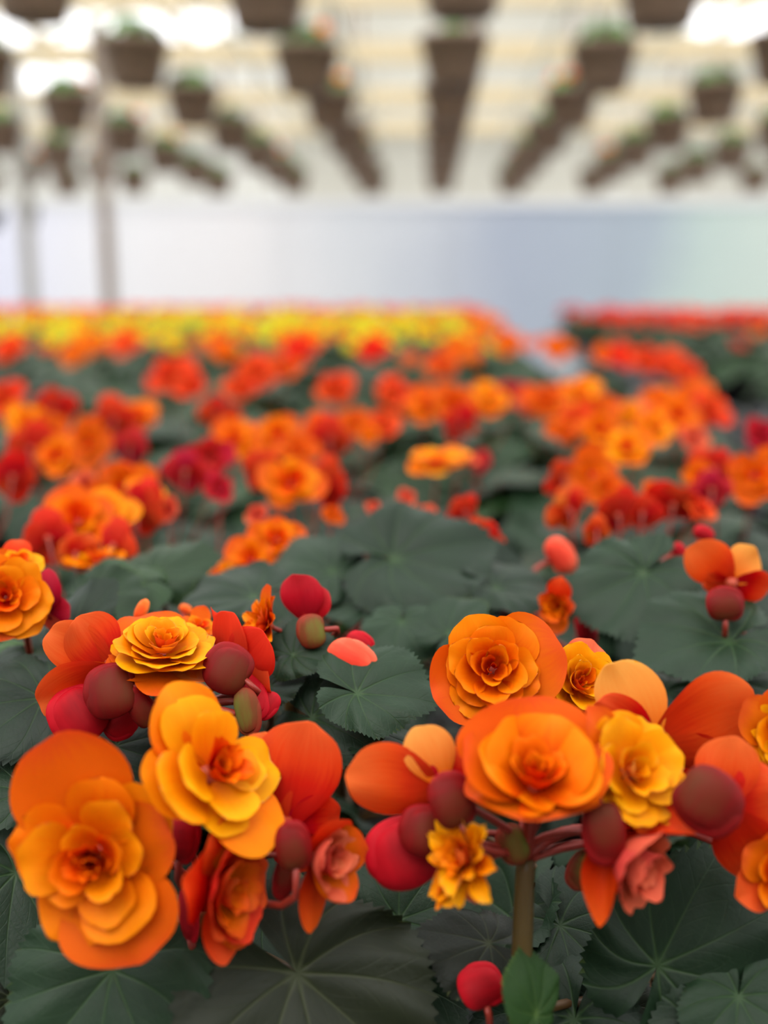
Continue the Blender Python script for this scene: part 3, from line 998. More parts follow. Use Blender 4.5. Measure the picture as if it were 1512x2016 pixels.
bud(Cc, 790, 1682, .392, 128, 136, 200, 'crimson', n=(.05, .15, 1), hub=hC)
flower(Cc, 925, 1690, .372, 114, (-.68, .28, .66), [(-110, .9, .42, 6, 'yellow'), (-70, .7, .5, -10, 'coral'), (215, 1.0, .36, 8, 'yellow', 'n'), (-125, 1.05, .3, 6, 'amber', 'n')],
       SPIKY, mi='yellow', mc='amber', hub=hC, seed=28)
f10 = flower(Cc, 1212, 1672, .374, 180, (.62, -.36, .55), [(60, .4, .6, 10, 'scarlet'), (-50, .5, .6, 30, 'scarlet')],
       [(6, .60, 'w2', 0), (5, .56, 'w3', 0), (4, .46, 'w3', 6)], mo='scarlet', mi='coral', mc='coral', hub=hC, seed=29)
lone_petal(f10, 1205, 1628, .374, 190, 105, (0, .86, .5), -4, 'scarlet', NAR_H)
lone_petal(f10, 1196, 1640, .372, 180, 74, (-.5, .1, .86), -91, 'red', NAR_H)
bud(Cc, 1190, 1642, .365, 78, 118, -84, 'maroon', n=(0, .1, 1), hub=hC)
flower(Cc, 1535, 1450, .41, 110, (.2, .2, .95), [(150, 1, .9, 10, 'outer'), (230, 1, .9, 10, 'yellow'), (90, .9, .9, 10, 'outer')], ROSE, mi='yellow', hub=hC2, seed=30)
flower(Cc, 1530, 1715, .385, 110, (.2, .1, .95), [(150, .8, .8, 6, 'outer'), (210, .9, .9, 6, 'scarlet'), (90, .8, .8, 10, 'outer')], HALF, hub=hC2, seed=31)
bud(Cc, 1268, 1690, .395, 60, 66, 200, 'coral', hub=hC)
bud(Cc, 1148, 1716, .40, 58, 76, -120, 'green', hub=hC)
bud(Cc, 1008, 1664, .388, 74, 60, 200, 'green', hub=hC)
bud(Cc, 945, 1940, .40, 88, 82, 100, 'crimson', n=(.1, .6, .8), hub=P(960, 2060, .41))
bud(Cc, 1000, 1950, .405, 40, 44, 30, 'crimson', n=(.1, .4, .9))
tube('stem', bez(P(1035, 1690, .395), P(1080, 1640, .39), P(1130, 1620, .40), hC2, 8), 0.0022, M_PED, Cc, 8)
tube('stem', bez(P(1035, 1690, .395), P(1040, 1650, .39), P(1045, 1620, .385), P(1050, 1580, .38), 8), 0.0022, M_PED, Cc, 8)

# ---- left edge
Dp = plant(-0.19, 0.56, 'begonia cut by the left edge with an amber rose flower and a pink-red petal')
HERO.append(Dp)
hD = P(60, 1300, .54)
main_stem(Dp, hD)
flower(Dp, 12, 1178, .50, 92, (.22, .3, .93), [(-40, 1.0, 1.1, 6, 'amber'), (60, .9, 1.0, 10), (160, 1, 1, 8), (-100, .95, 1, 6)],
       [(6, .9, 'w0', 4), (5, .74, 'w1', 0), (5, .5, 'w2', 0), (5, .32, .26, 62)], mi='amber', hub=hD, seed=41)
flower(Dp, 34, 1112, .52, 56, (.3, .6, .7), [(90, 1, 1, 10, 'scarlet'), (180, .9, .9, 10), (20, .9, .9, 10, 'yellow')], HALF, mi='yellow', hub=hD, seed=42)
flower(Dp, 92, 1206, .515, 84, (.55, .2, -.75), [(82, 1.0, .9, 10, 'crimson'), (-70, .5, .6, 10, 'coral'), (10, .6, .7, 20, 'crimson')], [(4, .4, .4, 40)], mo='crimson', mi='coral', hub=hD, seed=43)

# ---- small flowers in the middle
E = plant(-0.045, 0.60, 'begonia with sideways frilled yellow flower and raised red petal, left of the wide leaf')
HERO.append(E)
hE = P(570, 1340, .53)
main_stem(E, hE)
flower(E, 528, 1232, .49, 76, (-.78, .35, .48), [(82, 1.05, .8, 20, 'outer'), (-60, .7, .7, 10), (180, .6, .6, 20)], SPIKY, mi='amber', mc='amber', hub=hE, seed=51)
flower(E, 602, 1222, .50, 92, (.25, .3, -.92), [(95, 1.0, 1.0, 10, 'crimson'), (60, .8, .7, 18, 'crimson'), (-80, .35, .5, 6, 'red')], [(4, .4, .4, 40)], mo='crimson', mi='red', hub=hE, seed=52)
bud(E, 612, 1244, .485, 64, 54, 190, 'green', n=(0, .2, 1), hub=hE)
bud(E, 692, 1298, .478, 96, 74, 60, 'coral', n=(-.1, .3, 1), hub=P(700, 1345, .49))
bud(E, 708, 1266, .495, 54, 44, 60, 'crimson', n=(0, .2, 1), hub=hE)
bud(E, 366, 1200, .56, 26, 18, 60, 'orange', hub=hE)

Fp = plant(0.225, 0.60, 'begonia with a backlit orange flower over a dark bud and a kidney-shaped leaf, right edge')
HERO.append(Fp)
hF = P(1424, 1290, .55)
main_stem(Fp, hF)
flower(Fp, 1440, 1146, .545, 104, (.12, .4, -.9), [(138, 1.0, .92, 12, 'outer'), (-18, .8, .74, 10, 'outer'), (50, .78, .8, 30, 'yellow'), (190, .5, .5, 10, 'red'), (-120, .4, .6, 6, 'scarlet')],
       [(4, .4, .4, 40)], mo='outer', hub=None, seed=61)
bud(Fp, 1426, 1188, .53, 72, 66, 90, 'maroon', n=(0, .2, 1), hub=hF)
bud(Fp, 1302, 1222, .56, 48, 40, 120, 'crimson', n=(0, .2, 1), hub=hF)
bud(Fp, 1385, 1050, .60, 40, 30, 60, 'crimson', hub=hF)
bud(Fp, 1338, 1088, .60, 40, 28, 20, 'crimson', hub=hF)

G = plant(0.06, 0.68, 'begonia with the wide dark saucer-like leaf in the middle and a small red-orange side flower')
HERO.append(G)
hG = P(1000, 1260, .62)
main_stem(G, hG)
flower(G, 1100, 1196, .58, 64, (-.35, .1, .8), [(85, 1.0, .8, 26, 'scarlet'), (-95, .9, .8, 20, 'outer'), (10, .6, .6, 30, 'scarlet')], [(6, .8, .5, 44), (5, .6, .4, 56), (4, .4, .3, 66)],
       mo='scarlet', mi='outer', mc='amber', hub=hG, seed=71)
bud(G, 1152, 1232, .60, 40, 84, 100, 'crimson', hub=hG)
bud(G, 1104, 1092, .66, 72, 50, 30, 'coral', hub=hG)

# ---- leaves of the front plants: centre pixel, depth, blade radius in pixels, facing, tip direction, colour, shape
def soil_of(root):
    return soil_pt(root)


for root, rows in (
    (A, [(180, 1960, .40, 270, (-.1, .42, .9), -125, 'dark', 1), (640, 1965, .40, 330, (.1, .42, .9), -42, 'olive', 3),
         (25, 1760, .44, 190, (.35, .55, .75), -100, 'dark', 2), (690, 1760, .46, 150, (0, .7, .7), -20, 'dark', 4),
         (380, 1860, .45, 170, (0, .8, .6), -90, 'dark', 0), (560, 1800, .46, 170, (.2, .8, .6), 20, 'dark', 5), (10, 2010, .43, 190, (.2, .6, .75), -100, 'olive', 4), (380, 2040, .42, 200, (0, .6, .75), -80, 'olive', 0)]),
    (B, [(48, 1380, .475, 165, (.1, .72, .68), 200, 'dark', 1), (50, 1530, .455, 140, (.15, .72, .68), 95, 'dark', 0),
         (255, 1480, .47, 150, (0, .75, .66), -30, 'dark', 3), (640, 1425, .475, 150, (-.3, .55, .78), -30, 'dark', 4),
         (395, 1420, .50, 150, (.1, .8, .6), -60, 'dark', 2), (20, 1640, .455, 150, (.2, .7, .7), -110, 'dark', 4),
         (545, 1345, .485, 78, (-.3, .7, .65), 30, 'dark', 5)]),
    (Cc, [(1320, 1850, .415, 255, (-.12, .16, .97), 62, 'dark', 3), (820, 1800, .43, 165, (-.1, .6, .8), 20, 'dark', 1),
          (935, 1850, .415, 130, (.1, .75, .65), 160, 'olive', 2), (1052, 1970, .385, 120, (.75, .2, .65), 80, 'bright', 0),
          (1130, 1850, .45, 170, (.1, .7, .7), -60, 'dark', 4), (800, 1960, .43, 190, (0, .7, .7), -70, 'dark', 5), (1500, 1880, .44, 190, (-.1, .6, .75), -80, 'dark', 4),
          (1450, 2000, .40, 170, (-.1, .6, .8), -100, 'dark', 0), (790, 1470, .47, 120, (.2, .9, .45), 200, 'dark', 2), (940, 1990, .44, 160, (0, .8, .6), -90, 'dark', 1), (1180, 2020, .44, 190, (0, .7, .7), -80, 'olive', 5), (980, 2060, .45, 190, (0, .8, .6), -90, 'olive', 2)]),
    (Dp, [(165, 1215, .525, 110, (-.35, .55, .75), 60, 'dark', 2), (100, 1290, .54, 120, (.1, .85, .5), -20, 'dark', 5), (40, 1300, .55, 110, (0, .85, .5), 240, 'bright', 1),
          (200, 1170, .58, 110, (.0, .7, .7), 60, 'far', 3)]),
    (E, [(735, 1370, .465, 150, (.05, .72, .69), -10, 'dark', 1), (596, 1284, .485, 92, (-.15, .66, .73), 20, 'dark', 0), (470, 1178, .575, 140, (0, .88, .45), 190, 'dark', 3),
         (560, 1330, .50, 76, (-.3, .7, .6), -60, 'dark', 4), (640, 1110, .64, 130, (.1, .75, .65), 110, 'dark', 0), (330, 1120, .62, 120, (-.1, .75, .6), 20, 'far', 2),
         (240, 1150, .60, 120, (.1, .8, .6), 200, 'far', 4), (690, 1390, .52, 110, (0, .8, .6), -60, 'dark', 5)]),
    (Fp, [(1400, 1272, .53, 180, (-.05, .80, .60), 200, 'dark', 5), (1235, 1142, .585, 160, (-.25, .60, .75), 205, 'dark', 1), (1480, 1240, .56, 150, (.1, .75, .65), -20, 'dark', 0),
          (1330, 1380, .54, 130, (0, .85, .5), -70, 'dark', 3), (1480, 1350, .52, 140, (0, .85, .5), -40, 'dark', 2)]),
    (G, [(815, 1095, .64, 195, (0, .72, .70), 20, 'dark', 5), (785, 1240, .58, 110, (.05, .80, .6), -100, 'dark', 0), (898, 1232, .56, 98, (-.35, .62, .70), 60, 'dark', 4),
         (1000, 1165, .62, 120, (.2, .85, .5), -10, 'dark', 1), (700, 1190, .62, 110, (-.1, .85, .5), 200, 'dark', 3), (930, 1120, .66, 130, (.15, .7, .7), 20, 'dark', 2),
         (1060, 1290, .64, 110, (0, .9, .4), 20, 'dark', 5)]),
):
    for (px, py, d, size, n, ta, mt, var) in rows:
        leaf(root, px, py, d, size, n, ta, mt, var, base=soil_of(root))

# ------------------------------------------------------------------ the rows of begonias behind
# flowers seen singly: pixel, radius in pixels, colour kind, facing
MID = [
    (155, 1030, 90, 'a', (0, .5, .8)), (205, 1015, 75, 'y', (.1, .6, .7)), (95, 1060, 62, 's', (-.3, .2, -.9)), (225, 1075, 60, 's', (.4, .1, -.9)), (190, 1108, 62, 'y', (0, .9, .4)), (150, 1090, 50, 'o', (0, .2, -.9)),
    (245, 960, 72, 'o', (.1, .3, .9)), (275, 1000, 66, 's', (.4, .2, -.8)), (285, 975, 50, 'y', (.3, .7, .6)), (330, 1005, 30, 'p', (0, .3, .9)), (170, 955, 34, 'p', (0, .3, .9)),
    (545, 1065, 62, 'a', (.1, .5, .8)), (495, 1105, 62, 'a', (-.2, .4, .8)), (455, 1135, 46, 'y', (0, .5, .8)),
    (575, 955, 74, 'a', (.05, .45, .85)), (640, 950, 60, 's', (.6, .2, -.7)), (520, 930, 50, 's', (-.4, .2, -.8)), (655, 1015, 26, 'o', (.2, .2, .8)), (505, 1015, 26, 'p', (0, .3, .9)),
    (365, 930, 56, 'c', (0, .2, -.9)), (415, 905, 54, 'c', (.1, .3, .9)), (430, 962, 36, 'c', (0, .3, .9)),
    (465, 870, 62, 'a', (-.1, .5, .8)), (545, 860, 56, 'a', (.1, .5, .8)), (585, 890, 50, 'o', (.1, .4, .9)), (430, 815, 46, 's', (0, .3, -.9)), (650, 865, 52, 's', (.2, .3, -.9)), (625, 845, 44, 'o', (0, .5, .8)),
    (700, 835, 42, 'o', (.1, .4, .8)), (755, 838, 40, 's', (.2, .4, .8)), (725, 855, 30, 'a', (0, .4, .8)),
    (50, 830, 50, 'y', (0, .5, .8)), (105, 805, 50, 's', (.1, .3, -.9)), (10, 790, 50, 's', (0, .3, .9)), (60, 885, 60, 's', (-.2, .3, -.9)), (25, 940, 56, 's', (-.2, .3, -.9)), (115, 900, 56, 'a', (0, .4, .8)), (175, 875, 60, 'o', (.1, .3, .9)),
    (225, 830, 56, 's', (.1, .3, -.9)), (272, 820, 50, 'a', (.2, .6, .7)), (255, 880, 44, 'c', (.1, .2, -.9)), (90, 850, 50, 'o', (0, .3, .9)),
    (340, 745, 56, 's', (0, .4, .8)), (375, 762, 40, 's', (0, .4, .8)), (505, 740, 52, 's', (0, .4, .8)), (475, 765, 40, 's', (0, .4, .8)), (660, 770, 46, 's', (0, .4, .8)), (555, 725, 36, 'p2', (0, .4, .8)),
    (150, 700, 36, 'p2', (0, .4, .8)), (250, 680, 38, 's', (0, .4, .8)), (20, 690, 36, 's', (0, .4, .8)), (590, 690, 38, 's', (0, .4, .8)), (440, 690, 36, 'p2', (0, .4, .8)), (735, 690, 36, 's', (0, .4, .8)), 
    (860, 916, 66, 'y', (0, .85, .5)), (905, 905, 40, 'yc', (.2, .8, .5)), (945, 908, 26, 'c', (0, .3, .9)),
    (915, 1010, 46, 's', (-.5, .3, -.7)), (955, 1060, 46, 's', (.4, .3, -.7)), (838, 1018, 34, 'p', (0, .3, .9)), (800, 980, 22, 'p', (0, .3, .9)), (735, 1000, 18, 'p', (0, .3, .9)),
    (835, 800, 50, 'a', (-.1, .5, .8)), (895, 800, 56, 'o', (0, .4, .9)), (960, 790, 50, 'y', (.1, .5, .8)), (905, 835, 44, 's', (0, .3, -.9)), (775, 775, 44, 's', (0, .4, .8)), (1010, 780, 42, 'c', (0, .4, .8)), (1035, 795, 34, 'p', (0, .4, .8)),
    (1075, 795, 56, 'o', (.1, .4, .8)), (1140, 780, 54, 'y', (.1, .6, .7)), (1170, 820, 56, 'o', (.1, .3, .9)), (1130, 830, 44, 's', (0, .4, .8)), (1180, 850, 52, 'a', (0, .4, .8)), (1110, 850, 40, 'o', (0, .4, .8)),
    (1235, 885, 58, 'y', (-.1, .5, .8)), (1285, 845, 52, 'y', (.1, .5, .8)), (1240, 820, 46, 'yc', (.1, .5, .8)), (1330, 820, 54, 'a', (0, .4, .8)), (1365, 790, 52, 'o', (0, .4, .8)), (1395, 810, 50, 's', (.2, .4, .8)), (1365, 865, 34, 'p', (0, .3, .9)), (1300, 790, 42, 'a', (0, .4, .8)),
    (1165, 935, 62, 'o', (-.1, .35, .9)), (1110, 940, 44, 's', (-.2, .3, -.9)), (1190, 965, 44, 'o', (.1, .3, .9)), (1118, 1005, 58, 'a', (-.5, .2, -.7)), (1215, 1015, 62, 's', (-.3, .4, -.7)), (1265, 1010, 46, 's', (.2, .3, -.9)), (1325, 995, 62, 's', (.2, .5, -.7)),
    (1290, 975, 36, 'o', (0, .5, .8)), (1175, 1045, 34, 'o', (0, .3, -.9)), (1380, 1005, 34, 's', (.2, .5, .8)),
    (1405, 925, 58, 's', (-.1, .3, -.9)), (1400, 965, 50, 'c', (-.1, .2, -.9)), (1485, 940, 72, 'o', (-.1, .3, .9)), (1500, 860, 46, 'c', (0, .3, .9)), (1375, 940, 40, 'a', (-.3, .3, .9)),
    (1225, 705, 36, 'r2', (0, .4, .8)), (1275, 712, 42, 'r2', (0, .4, .8)), (1325, 722, 42, 'r2', (0, .4, .8)), (1190, 700, 28, 'p2', (0, .4, .8)), (1350, 730, 36, 'r2', (0, .4, .8)),
    (870, 720, 40, 'p2', (0, .4, .8)), (900, 690, 36, 'p2', (0, .4, .8)), (1000, 680, 34, 'p2', (0, .4, .8)), (1100, 690, 34, 'p2', (0, .4, .8)),
]
KIND = {'a': ('outer', 'amber', 'core'), 'o': ('outer', 'outer', 'core'), 'y': ('amber', 'yellow', 'amber'), 'yc': ('coral', 'yellow', 'yellow'), 's': ('scarlet', 'scarlet', 'red'),
        'c': ('crimson', 'crimson', 'crimson'), 'p': ('coral', 'coral', 'crimson'), 'p2': ('outer', 'scarlet', 'outer'), 'r2': ('scarlet', 'scarlet', 'scarlet'), 'l': ('lemon', 'lemon', 'yellow')}
MIDRING = [(5, .72, 'w0', 0), (4, .6, 'w1', 4), (3, .44, 'w2', 0), (2, .3, 'w3', 0)]

SP = 0.285
grid = {}


def near_hero(x, y):
    return any((WORLD_M[h.name].translation - Vector((x, y, BZ))).length < 0.15 for h in HERO)


rows_info = []
r_grid = random.Random(3)
y = 0.76
k = 0
NEAR_ROWS = 5
while y < BY1 - 0.05:
    j = 0
    x = BX1 - 0.08 + (0.0 if k % 2 == 0 else -SP / 2)
    while x > BX0:
        jx, jy = x + r_grid.uniform(-.025, .025), y + r_grid.uniform(-.025, .025)
        q = to_px((jx, jy, 0.95))
        mrg = 0.2 * F / max(q[2], .1) + (150 if q[2] < 1.6 else 0)
        if -mrg < q[0] < 1512 + mrg and not near_hero(jx, jy) and not (jx > 0.29 and y > 2.95):
            grid[(k, j)] = (jx, jy)
            j += 1
        x -= SP
    y += SP * (0.9 if k < NEAR_ROWS else 1.0)
    k += 1
rg = {}
y, k = 2.0, 0
while y < BY1:
    j = 0
    x = RX0 + 0.1 + (0.0 if k % 2 == 0 else SP / 2)
    while x < RX1 - 0.1:
        jx, jy = x + r_grid.uniform(-.03, .03), y + r_grid.uniform(-.03, .03)
        q = to_px((jx, jy, 0.95))
        if q[0] < 1512 + 0.2 * F / q[2]:
            rg[(k, j)] = (jx, jy)
            j += 1
        x += SP
    y += SP
    k += 1

# hand-listed flowers go to the closest plant of the bench
cells = [[x, y, key[0], []] for key, (x, y) in grid.items()]
hero_fl = {h.name: [] for h in HERO}
row_y = {}
for (k, j), (x, y) in grid.items():
    row_y.setdefault(k, []).append(y)
row_y = {k: sum(v) / len(v) for k, v in row_y.items()}
for f in MID:
    px, py, R, kd, n = f
    d = min(max(canopy_depth(py + R * .3), .66), 3.4)
    p = P(px, py, d)
    c = min(cells, key=lambda e: (e[0] - p.x) ** 2 + (e[1] - p.y) ** 2)
    dc = math.hypot(c[0] - p.x, c[1] - p.y)
    h = min(HERO, key=lambda e: (WORLD_M[e.name].translation.xy - p.xy).length)
    dh = (WORLD_M[h.name].translation.xy - p.xy).length
    rec = (px, py, R, kd, n, d)
    if dc > 0.17 and dh < 0.17:
        hero_fl[h.name].append(rec)
    elif dc > 0.17:
        kk = min(row_y, key=lambda q: abs(row_y[q] - p.y))
        cells.append([p.x, p.y, kk, [rec]])
    else:
        c[3].append(rec)
for x, y, kk in ((0.37, 0.47, 0), (-0.40, 0.50, 0)):
    if not any(math.hypot(c[0] - x, c[1] - y) < .14 for c in cells):
        cells.append([x, y, kk, []])
grid, assign = {}, {}
for kk in sorted({c[2] for c in cells}):
    for jj, c in enumerate(sorted((c for c in cells if c[2] == kk), key=lambda c: -c[0])):
        grid[(kk, jj)] = (c[0], c[1])
        assign[(kk, jj)] = c[3]

NAMEK = {'a': 'amber', 'o': 'orange', 'y': 'yellow', 'yc': 'yellow', 's': 'red-orange', 'c': 'crimson', 'p': 'coral', 'p2': 'orange', 'r2': 'red'}
# far plants: joined foliage, each flower one mesh
def far_flower_mesh(seed, mo, mi):
    r = random.Random(seed)
    V, Fc, T, S, SD, MI = [], [], [], [], [], []
    for ring, (cnt, ln, wd, rise, mt) in enumerate(((4, 1.0, .95, 12, 0), (5, .7, .6, 34, 1), (4, .42, .4, 60, 1))):
        for i in range(cnt):
            a = 6.283 * (i + r.uniform(-.2, .2)) / cnt + ring
            nv, nu = 4, 4
            rz, rx = Matrix.Rotation(a, 3, 'Z'), Matrix.Rotation(math.radians(rise + r.uniform(-8, 8)), 3, 'X')
            o = len(V)
            for u in range(nv + 1):
                t = u / nv
                w = (0.4 + 0.6 * math.sin(min(1, t / .6) * 1.57)) if t < .6 else math.sqrt(max(0.0, 1 - ((t - .6) / .4) ** 2)) * .92 + .08
                for v in range(nu + 1):
                    s = v / nu * 2 - 1
                    V.append(tuple(rz @ rx @ Vector((s * w * wd / 2, t * ln + .04, .35 * (s * w * wd / 2) ** 2 + ring * .03))))
                    T.append(t); S.append(s)
            for u in range(nv):
                for v in range(nu):
                    b = o + u * (nu + 1) + v
                    Fc.append((b, b + 1, b + nu + 2, b + nu + 1)); SD.append(0); MI.append(mt)
    me = mesh('flower', V, Fc, PM[mo], True, {'t': T, 's': S}, {'side': SD})
    me.materials.append(PM[mi])
    me.polygons.foreach_set('material_index', np.array(MI, np.int32))
    return me


FARF = {k: [far_flower_mesh(i + 5, KIND[k][0], KIND[k][1]) for i in range(2)] for k in ('a', 'o', 'y', 's', 'c', 'p', 'l', 'r2')}


def leaf_low():
    """coarse blade used inside the joined foliage of far plants"""
    V = [(0, 0, .04)]
    n = 14
    for k in range(n):
        a = -math.pi + 2 * math.pi * (k + .5) / n
        rr = .6 + .38 * math.cos(a / 2) ** 2
        V.append((math.sin(a) * rr, math.cos(a) * rr - .2, -.10 * rr + .03 * math.sin(3 * a)))
    return V, [(0, 1 + (k + 1) % n, 1 + k) for k in range(n)]


LL_V, LL_F = leaf_low()


def foliage_mesh(seed, n=20, rad=0.13, zc=0.2):
    r = random.Random(seed)
    V, Fc, rho, vd, sd = [], [], [], [], []
    for i in range(n):
        a = i * 2.4 + r.uniform(-.4, .4)
        q = math.sqrt((i + .5) / n)
        lean = q * 42 + r.uniform(-14, 14)
        s = r.uniform(.045, .062)
        m = Matrix.Rotation(a, 3, 'Z') @ Matrix.Rotation(math.radians(-lean), 3, 'X')
        c = Vector((-math.sin(a) * q * rad, math.cos(a) * q * rad, zc - q * q * .06 + r.uniform(-.018, .018)))
        o = len(V)
        for k, v in enumerate(LL_V):
            V.append(tuple(c + m @ (Vector(v) * s)))
            rho.append(0 if k == 0 else .9)
            vd.append(.2)
        for f in LL_F:
            Fc.append(tuple(o + z for z in f[::-1]))
            sd.append(0)
    return mesh('foliage', V, Fc, LM['far'], True, {'rho': rho, 'vd': vd}, {'side': sd})


FOL = [foliage_mesh(s) for s in range(5)]


def blooms_phrase(ks):
    c = []
    for k_ in ks:
        w = NAMEK[k_]
        if w not in c: c.append(w)
    return ' and '.join(c[:2]) + ' blooms' if c else 'no open blooms'


def in_row(k, j, nrow):
    return ORD[j] if j < len(ORD) else 'last'


def mid_flower(root, rec, hub):
    px, py, R, kd, n, dd = rec
    mo, mi, mc = KIND[kd]
    r = random.Random(int(px * 7 + py))
    a0 = r.uniform(0, 360)
    outer = [(a0 + 90 * i + r.uniform(-15, 15), (1.0, .82, .96, .8)[i], (1.0, .85, .95, .85)[i], r.uniform(4, 18)) for i in range(4)]
    return flower(root, px, py, dd, R, n, outer, MIDRING, mo, mi, mc, hub=hub, res='m', seed=5, dip=True)


for h in HERO:
    w = WORLD_M[h.name].translation
    for rec in hero_fl[h.name]:
        mid_flower(h, rec, Vector((w.x, w.y, BZ + .12)))
    for i in range(8):                          # low leaves around the pot
        a = i * .785 + RNG.uniform(-.2, .2)
        m3 = Matrix.Rotation(a, 3, 'Z') @ Matrix.Rotation(-math.radians(RNG.uniform(26, 46)), 3, 'X')
        q = RNG.uniform(.07, .1)
        leaf(h, 0, 0, 1.0, RNG.uniform(.044, .056) * F, None, 0, 'dark', None, 'h', loc=Vector((w.x - math.sin(a) * q, w.y + math.cos(a) * q, BZ + RNG.uniform(.12, .15))), m3=m3, base=Vector((w.x, w.y, BZ + .1)))

for (k, j), (x, y) in sorted(grid.items()):
    fl = assign.get((k, j), [])
    d = to_px((x, y, .95))[2]
    near = d < 1.75
    if near:
        ph = blooms_phrase([f[3] for f in fl])
        lab = 'begonia with %s, %s from the aisle, %s row behind the front plants' % (ph, ORD[j], ORD[k])
        root = plant(x, y, lab)
        base = Vector((x, y, BZ + .1))
        nl = 15
        for i in range(nl):
            a = i * 2.4 + RNG.uniform(-.35, .35)
            q = math.sqrt((i + .4) / nl)
            lean = math.radians(q * 40 + RNG.uniform(-14, 12) + 4)
            s = RNG.uniform(.05, .068)
            m3 = Matrix.Rotation(a, 3, 'Z') @ Matrix.Rotation(-lean, 3, 'X')
            c = Vector((x - math.sin(a) * q * .125, y + math.cos(a) * q * .125, BZ + .215 - q * q * .07 + RNG.uniform(-.02, .014)))
            hi = d < 1.0
            mt = 'dark' if d < 1.45 else 'far'
            if i % 7 == 6: mt = 'far'
            leaf(root, 0, 0, 1.0, s * F, None, 0, mt, None, 'h' if hi else 'm', loc=c, m3=m3, base=base, stalk=hi)
    else:
        if d < 3.3: zone = 'sparse red-orange blooms on the middle of the wide bench'
        elif d < 6.6: zone = 'yellow blooms in the yellow band across the wide bench'
        else: zone = 'red blooms in the last rows at the end of the wide bench'
        root = plant(x, y, 'begonia with %s, %s from the aisle, %s row behind the front plants' % (zone.split(' blooms')[0] + ' blooms', ORD[j], ORD[k]), zone)
        o = obj('foliage', FOL[RNG.randrange(5)], root, m4(Matrix.Rotation(RNG.uniform(0, 6.28), 3, 'Z'), (x, y, BZ)))
        o['kind'] = 'stuff'
    hub = Vector((x, y, BZ + .19))
    if fl:
        main_stem(root, hub, .0025, .004)
    for (px, py, R, kd, n, dd) in fl:
        mo, mi, mc = KIND[kd]
        if near or dd < 2.2:
            mid_flower(root, (px, py, R, kd, n, dd), Vector((x, y, BZ + .12)))
        else:
            c = P(px, py, dd)
            obj('flower', r_grid.choice(FARF[{'p2': 'o'}.get(kd, kd)]), root, m4(frame(n, 90), c, R / F * dd))
    # blooms of the far rows, from the bench's colour bands
    if not near:
        r = random.Random(k * 131 + j)
        px0 = to_px((x, y, .97))[0]
        if d < 3.3:
            cnt, ks = (0 if d < 2.6 else r.choice((0, 0, 1))), ('o', 's', 'o', 'a')
        elif d < 4.3:
            cnt, ks = r.randint(2, 5), (('y', 'l', 'l', 'a') if px0 < 930 else ('o', 'a', 'o'))
        elif d < 6.6:
            cnt, ks = r.randint(4, 6), (('l', 'l', 'l', 'l', 'l', 'y') if px0 < 930 else ('o', 'a', 'y'))
        else:
            cnt, ks = r.randint(5, 8), ('s', 'r2', 'o', 'p', 'c')
        for i in range(cnt):
            kd = r.choice(ks)
            a, q = r.uniform(0, 6.28), math.sqrt(r.random()) * .12
            c = Vector((x + math.cos(a) * q, y + math.sin(a) * q, BZ + .235 + r.uniform(-.01, .035)))
            obj('flower', r.choice(FARF[kd]), root, m4(frame((r.uniform(-.4, .4), r.uniform(.3, .9), .7), r.uniform(0, 360)), c, r.uniform(.024, .032)))

for (k, j), (x, y) in sorted(rg.items()):
    d = to_px((x, y, .95))[2]
    zone = 'red blooms in the last rows of the bench across the aisle' if d > 5.6 else 'mostly leaves on the bench across the aisle'
    root = plant(x, y, 'begonia with %s across the aisle, %s from it, %s row along that bench' % ('red blooms' if d > 5.6 else 'mostly leaves', ORD[j], ORD[k]), zone)
    o = obj('foliage', FOL[RNG.randrange(5)], root, m4(Matrix.Rotation(RNG.uniform(0, 6.28), 3, 'Z'), (x, y, BZ)))
    o['kind'] = 'stuff'
    r = random.Random(k * 17 + j * 5 + 1)
    cnt = r.randint(5, 8) if d > 5.6 else r.choice((0, 0, 1, 1))
    for i in range(cnt):
        kd = r.choice(('s', 'c', 'r2') if d > 5.6 else ('o', 's', 'c'))
        a, q = r.uniform(0, 6.28), math.sqrt(r.random()) * .12
        c = Vector((x + math.cos(a) * q, y + math.sin(a) * q, BZ + .225 + r.uniform(-.02, .03)))
        obj('flower', r.choice(FARF[kd]), root, m4(frame((r.uniform(-.4, .4), r.uniform(.3, .9), .7), r.uniform(0, 360)), c, r.uniform(.024, .032)))

# ------------------------------------------------------------------ hanging baskets and their rails
V_, F_ = lathe_data([(.02, 0), (.088, 0), (.095, .008), (.126, .15), (.134, .152), (.137, .175), (.128, .176), (.124, .155), (.02, .15)], 28)
BASK_ME = mesh('basket_pot', V_, F_, M_BASKET)
wV, wF = [], []
for i in range(3):
    a = 2.094 * i
    v, f = tube_data([Vector((math.cos(a) * .132, math.sin(a) * .132, .165)), Vector((0, 0, .55))], .002, 5)
    o = len(wV)
    wV += v
    wF += [tuple(o + z for z in q) for q in f]
v, f = tube_data([Vector((0, 0, .545)), Vector((0, 0, .62)), Vector((.012, 0, .645)), Vector((.026, 0, .63))], .0025, 5)
o = len(wV)
wV += v
wF += [tuple(o + z for z in q) for q in f]
HANG_ME = mesh('hanger', wV, wF, M_WIRE)
M_TRAIL = leaf_mat('leaf_trailing_green', (50, 92, 34), (80, 126, 50), (90, 130, 56), (110, 150, 80))
BFOL = [foliage_mesh(50 + s, n=16, rad=.11, zc=.245) for s in range(4)]
BFOL2 = [foliage_mesh(60 + s, n=9, rad=.07, zc=.215) for s in range(2)]
HB = EYE.z + 0.985
ROWX = [-4.95, -4.12, -3.3, -2.4, -1.52, -0.66, 0.11, 0.89, 1.76, 2.64, 3.5, 4.35]
ROWY = [4.4, 5.85, 7.2, 8.55, 9.85, 11.1, 12.3]
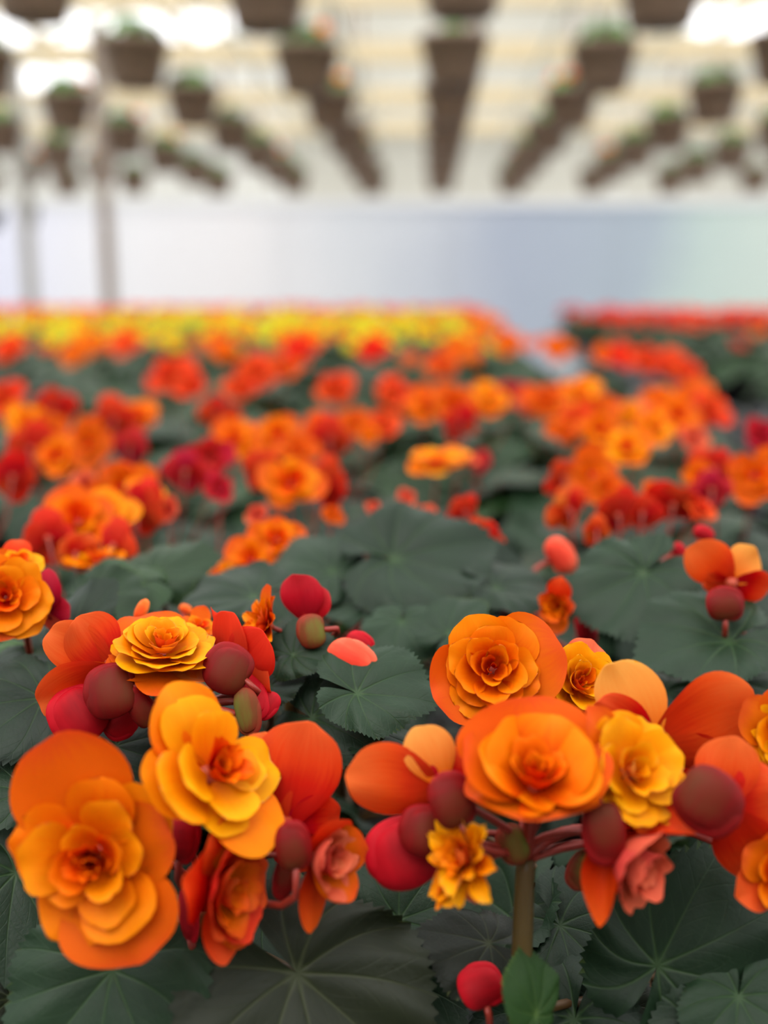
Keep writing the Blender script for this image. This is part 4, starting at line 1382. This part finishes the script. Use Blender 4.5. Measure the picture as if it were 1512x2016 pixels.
r_b = random.Random(11)
seen = {}
for i, x in enumerate(ROWX):
    vis = []
    for j, y in enumerate(ROWY):
        y2 = y + (0.12 if i % 2 else -0.08)
        q = to_px((x, y2, HB + .1))
        if -120 < q[0] < 1632:
            vis.append((y2, j))
    if vis:
        seen[i] = vis
RZ = HB + 0.845
for n, (i, vis) in enumerate(seen.items()):
    x = ROWX[i]
    rail = tube('hanging_rail', [Vector((x, 2.0, RZ)), Vector((x, 6, RZ)), Vector((x, 10, RZ)), Vector((x, 15.7, RZ))], .014, M_PALE, None, 8)
    tag(rail, 'thin overhead pipe carrying the %s row of hanging baskets from the left' % ORD[n], 'pipe', 'overhead basket pipes')
    for m, (y, j) in enumerate(vis):
        jx = x
        root = tag(obj('hanging_basket', None, None, Matrix.Translation((jx, y, HB))),
                   'brown hanging basket, %s from the camera in the %s row from the left' % (ORD[m], ORD[n]), 'basket', 'brown hanging baskets in rows')
        mb = m4(Matrix.Rotation(r_b.uniform(0, 6.28), 3, 'Z'), (jx, y, HB), 1.33)
        obj('basket_pot', BASK_ME, root, mb)
        obj('hanger', HANG_ME, root, mb)
        big = i < 5 or r_b.random() < .65
        fo = obj('foliage', (r_b.choice(BFOL) if big else r_b.choice(BFOL2)), root, mb, M_TRAIL)
        fo['kind'] = 'stuff'
        for q in range(r_b.choice((0, 0, 1, 2)) if big else 0):
            a = r_b.uniform(0, 6.28)
            c = Vector((jx + math.cos(a) * .11, y + math.sin(a) * .11, HB + .31))
            obj('flower', r_b.choice(FARF[r_b.choice(('o', 's', 'a', 'o', 'y'))]), root, m4(frame((0, .4, .9), 90), c, .045))

V_, F_ = lathe_data([(.02, 0), (.07, 0), (.115, .2), (.122, .2), (.124, .225), (.112, .226), (.02, .2)], 20)
DARK_ME = mesh('basket_pot', V_, F_, M_DARKPOT)
for x, y, lab in ((-4.95, 13.4, 'small dark pot hanging low in front of the white sheet, beside the brownish post'), (-5.75, 14.3, 'small dark pot hanging low at the left edge')):
    z = P(80, 448, 13.6).z
    c = Vector((x, y, z))
    root = tag(obj('hanging_pot', None, None, Matrix.Translation(c)), lab, 'basket', 'low hanging dark pots')
    obj('basket_pot', DARK_ME, root, Matrix.Translation(c) @ Matrix.Scale(1.1, 4))
    tube('hanger', [c + Vector((0, 0, .2)), c + Vector((0, 0, .6)), Vector((x, y, RZ - .01))], .003, M_WIRE, root, 5)
    fo = obj('foliage', BFOL2[0], root, Matrix.Translation(c + Vector((0, 0, .05))))
    fo['kind'] = 'stuff'
tag(tube('hanging_rail', [Vector((-5.75, 8, RZ)), Vector((-5.75, 12, RZ)), Vector((-5.75, 15.7, RZ))], .014, M_PALE, None, 8), 'thin overhead pipe nearest the left wall, carrying one low dark pot', 'pipe', 'overhead basket pipes')
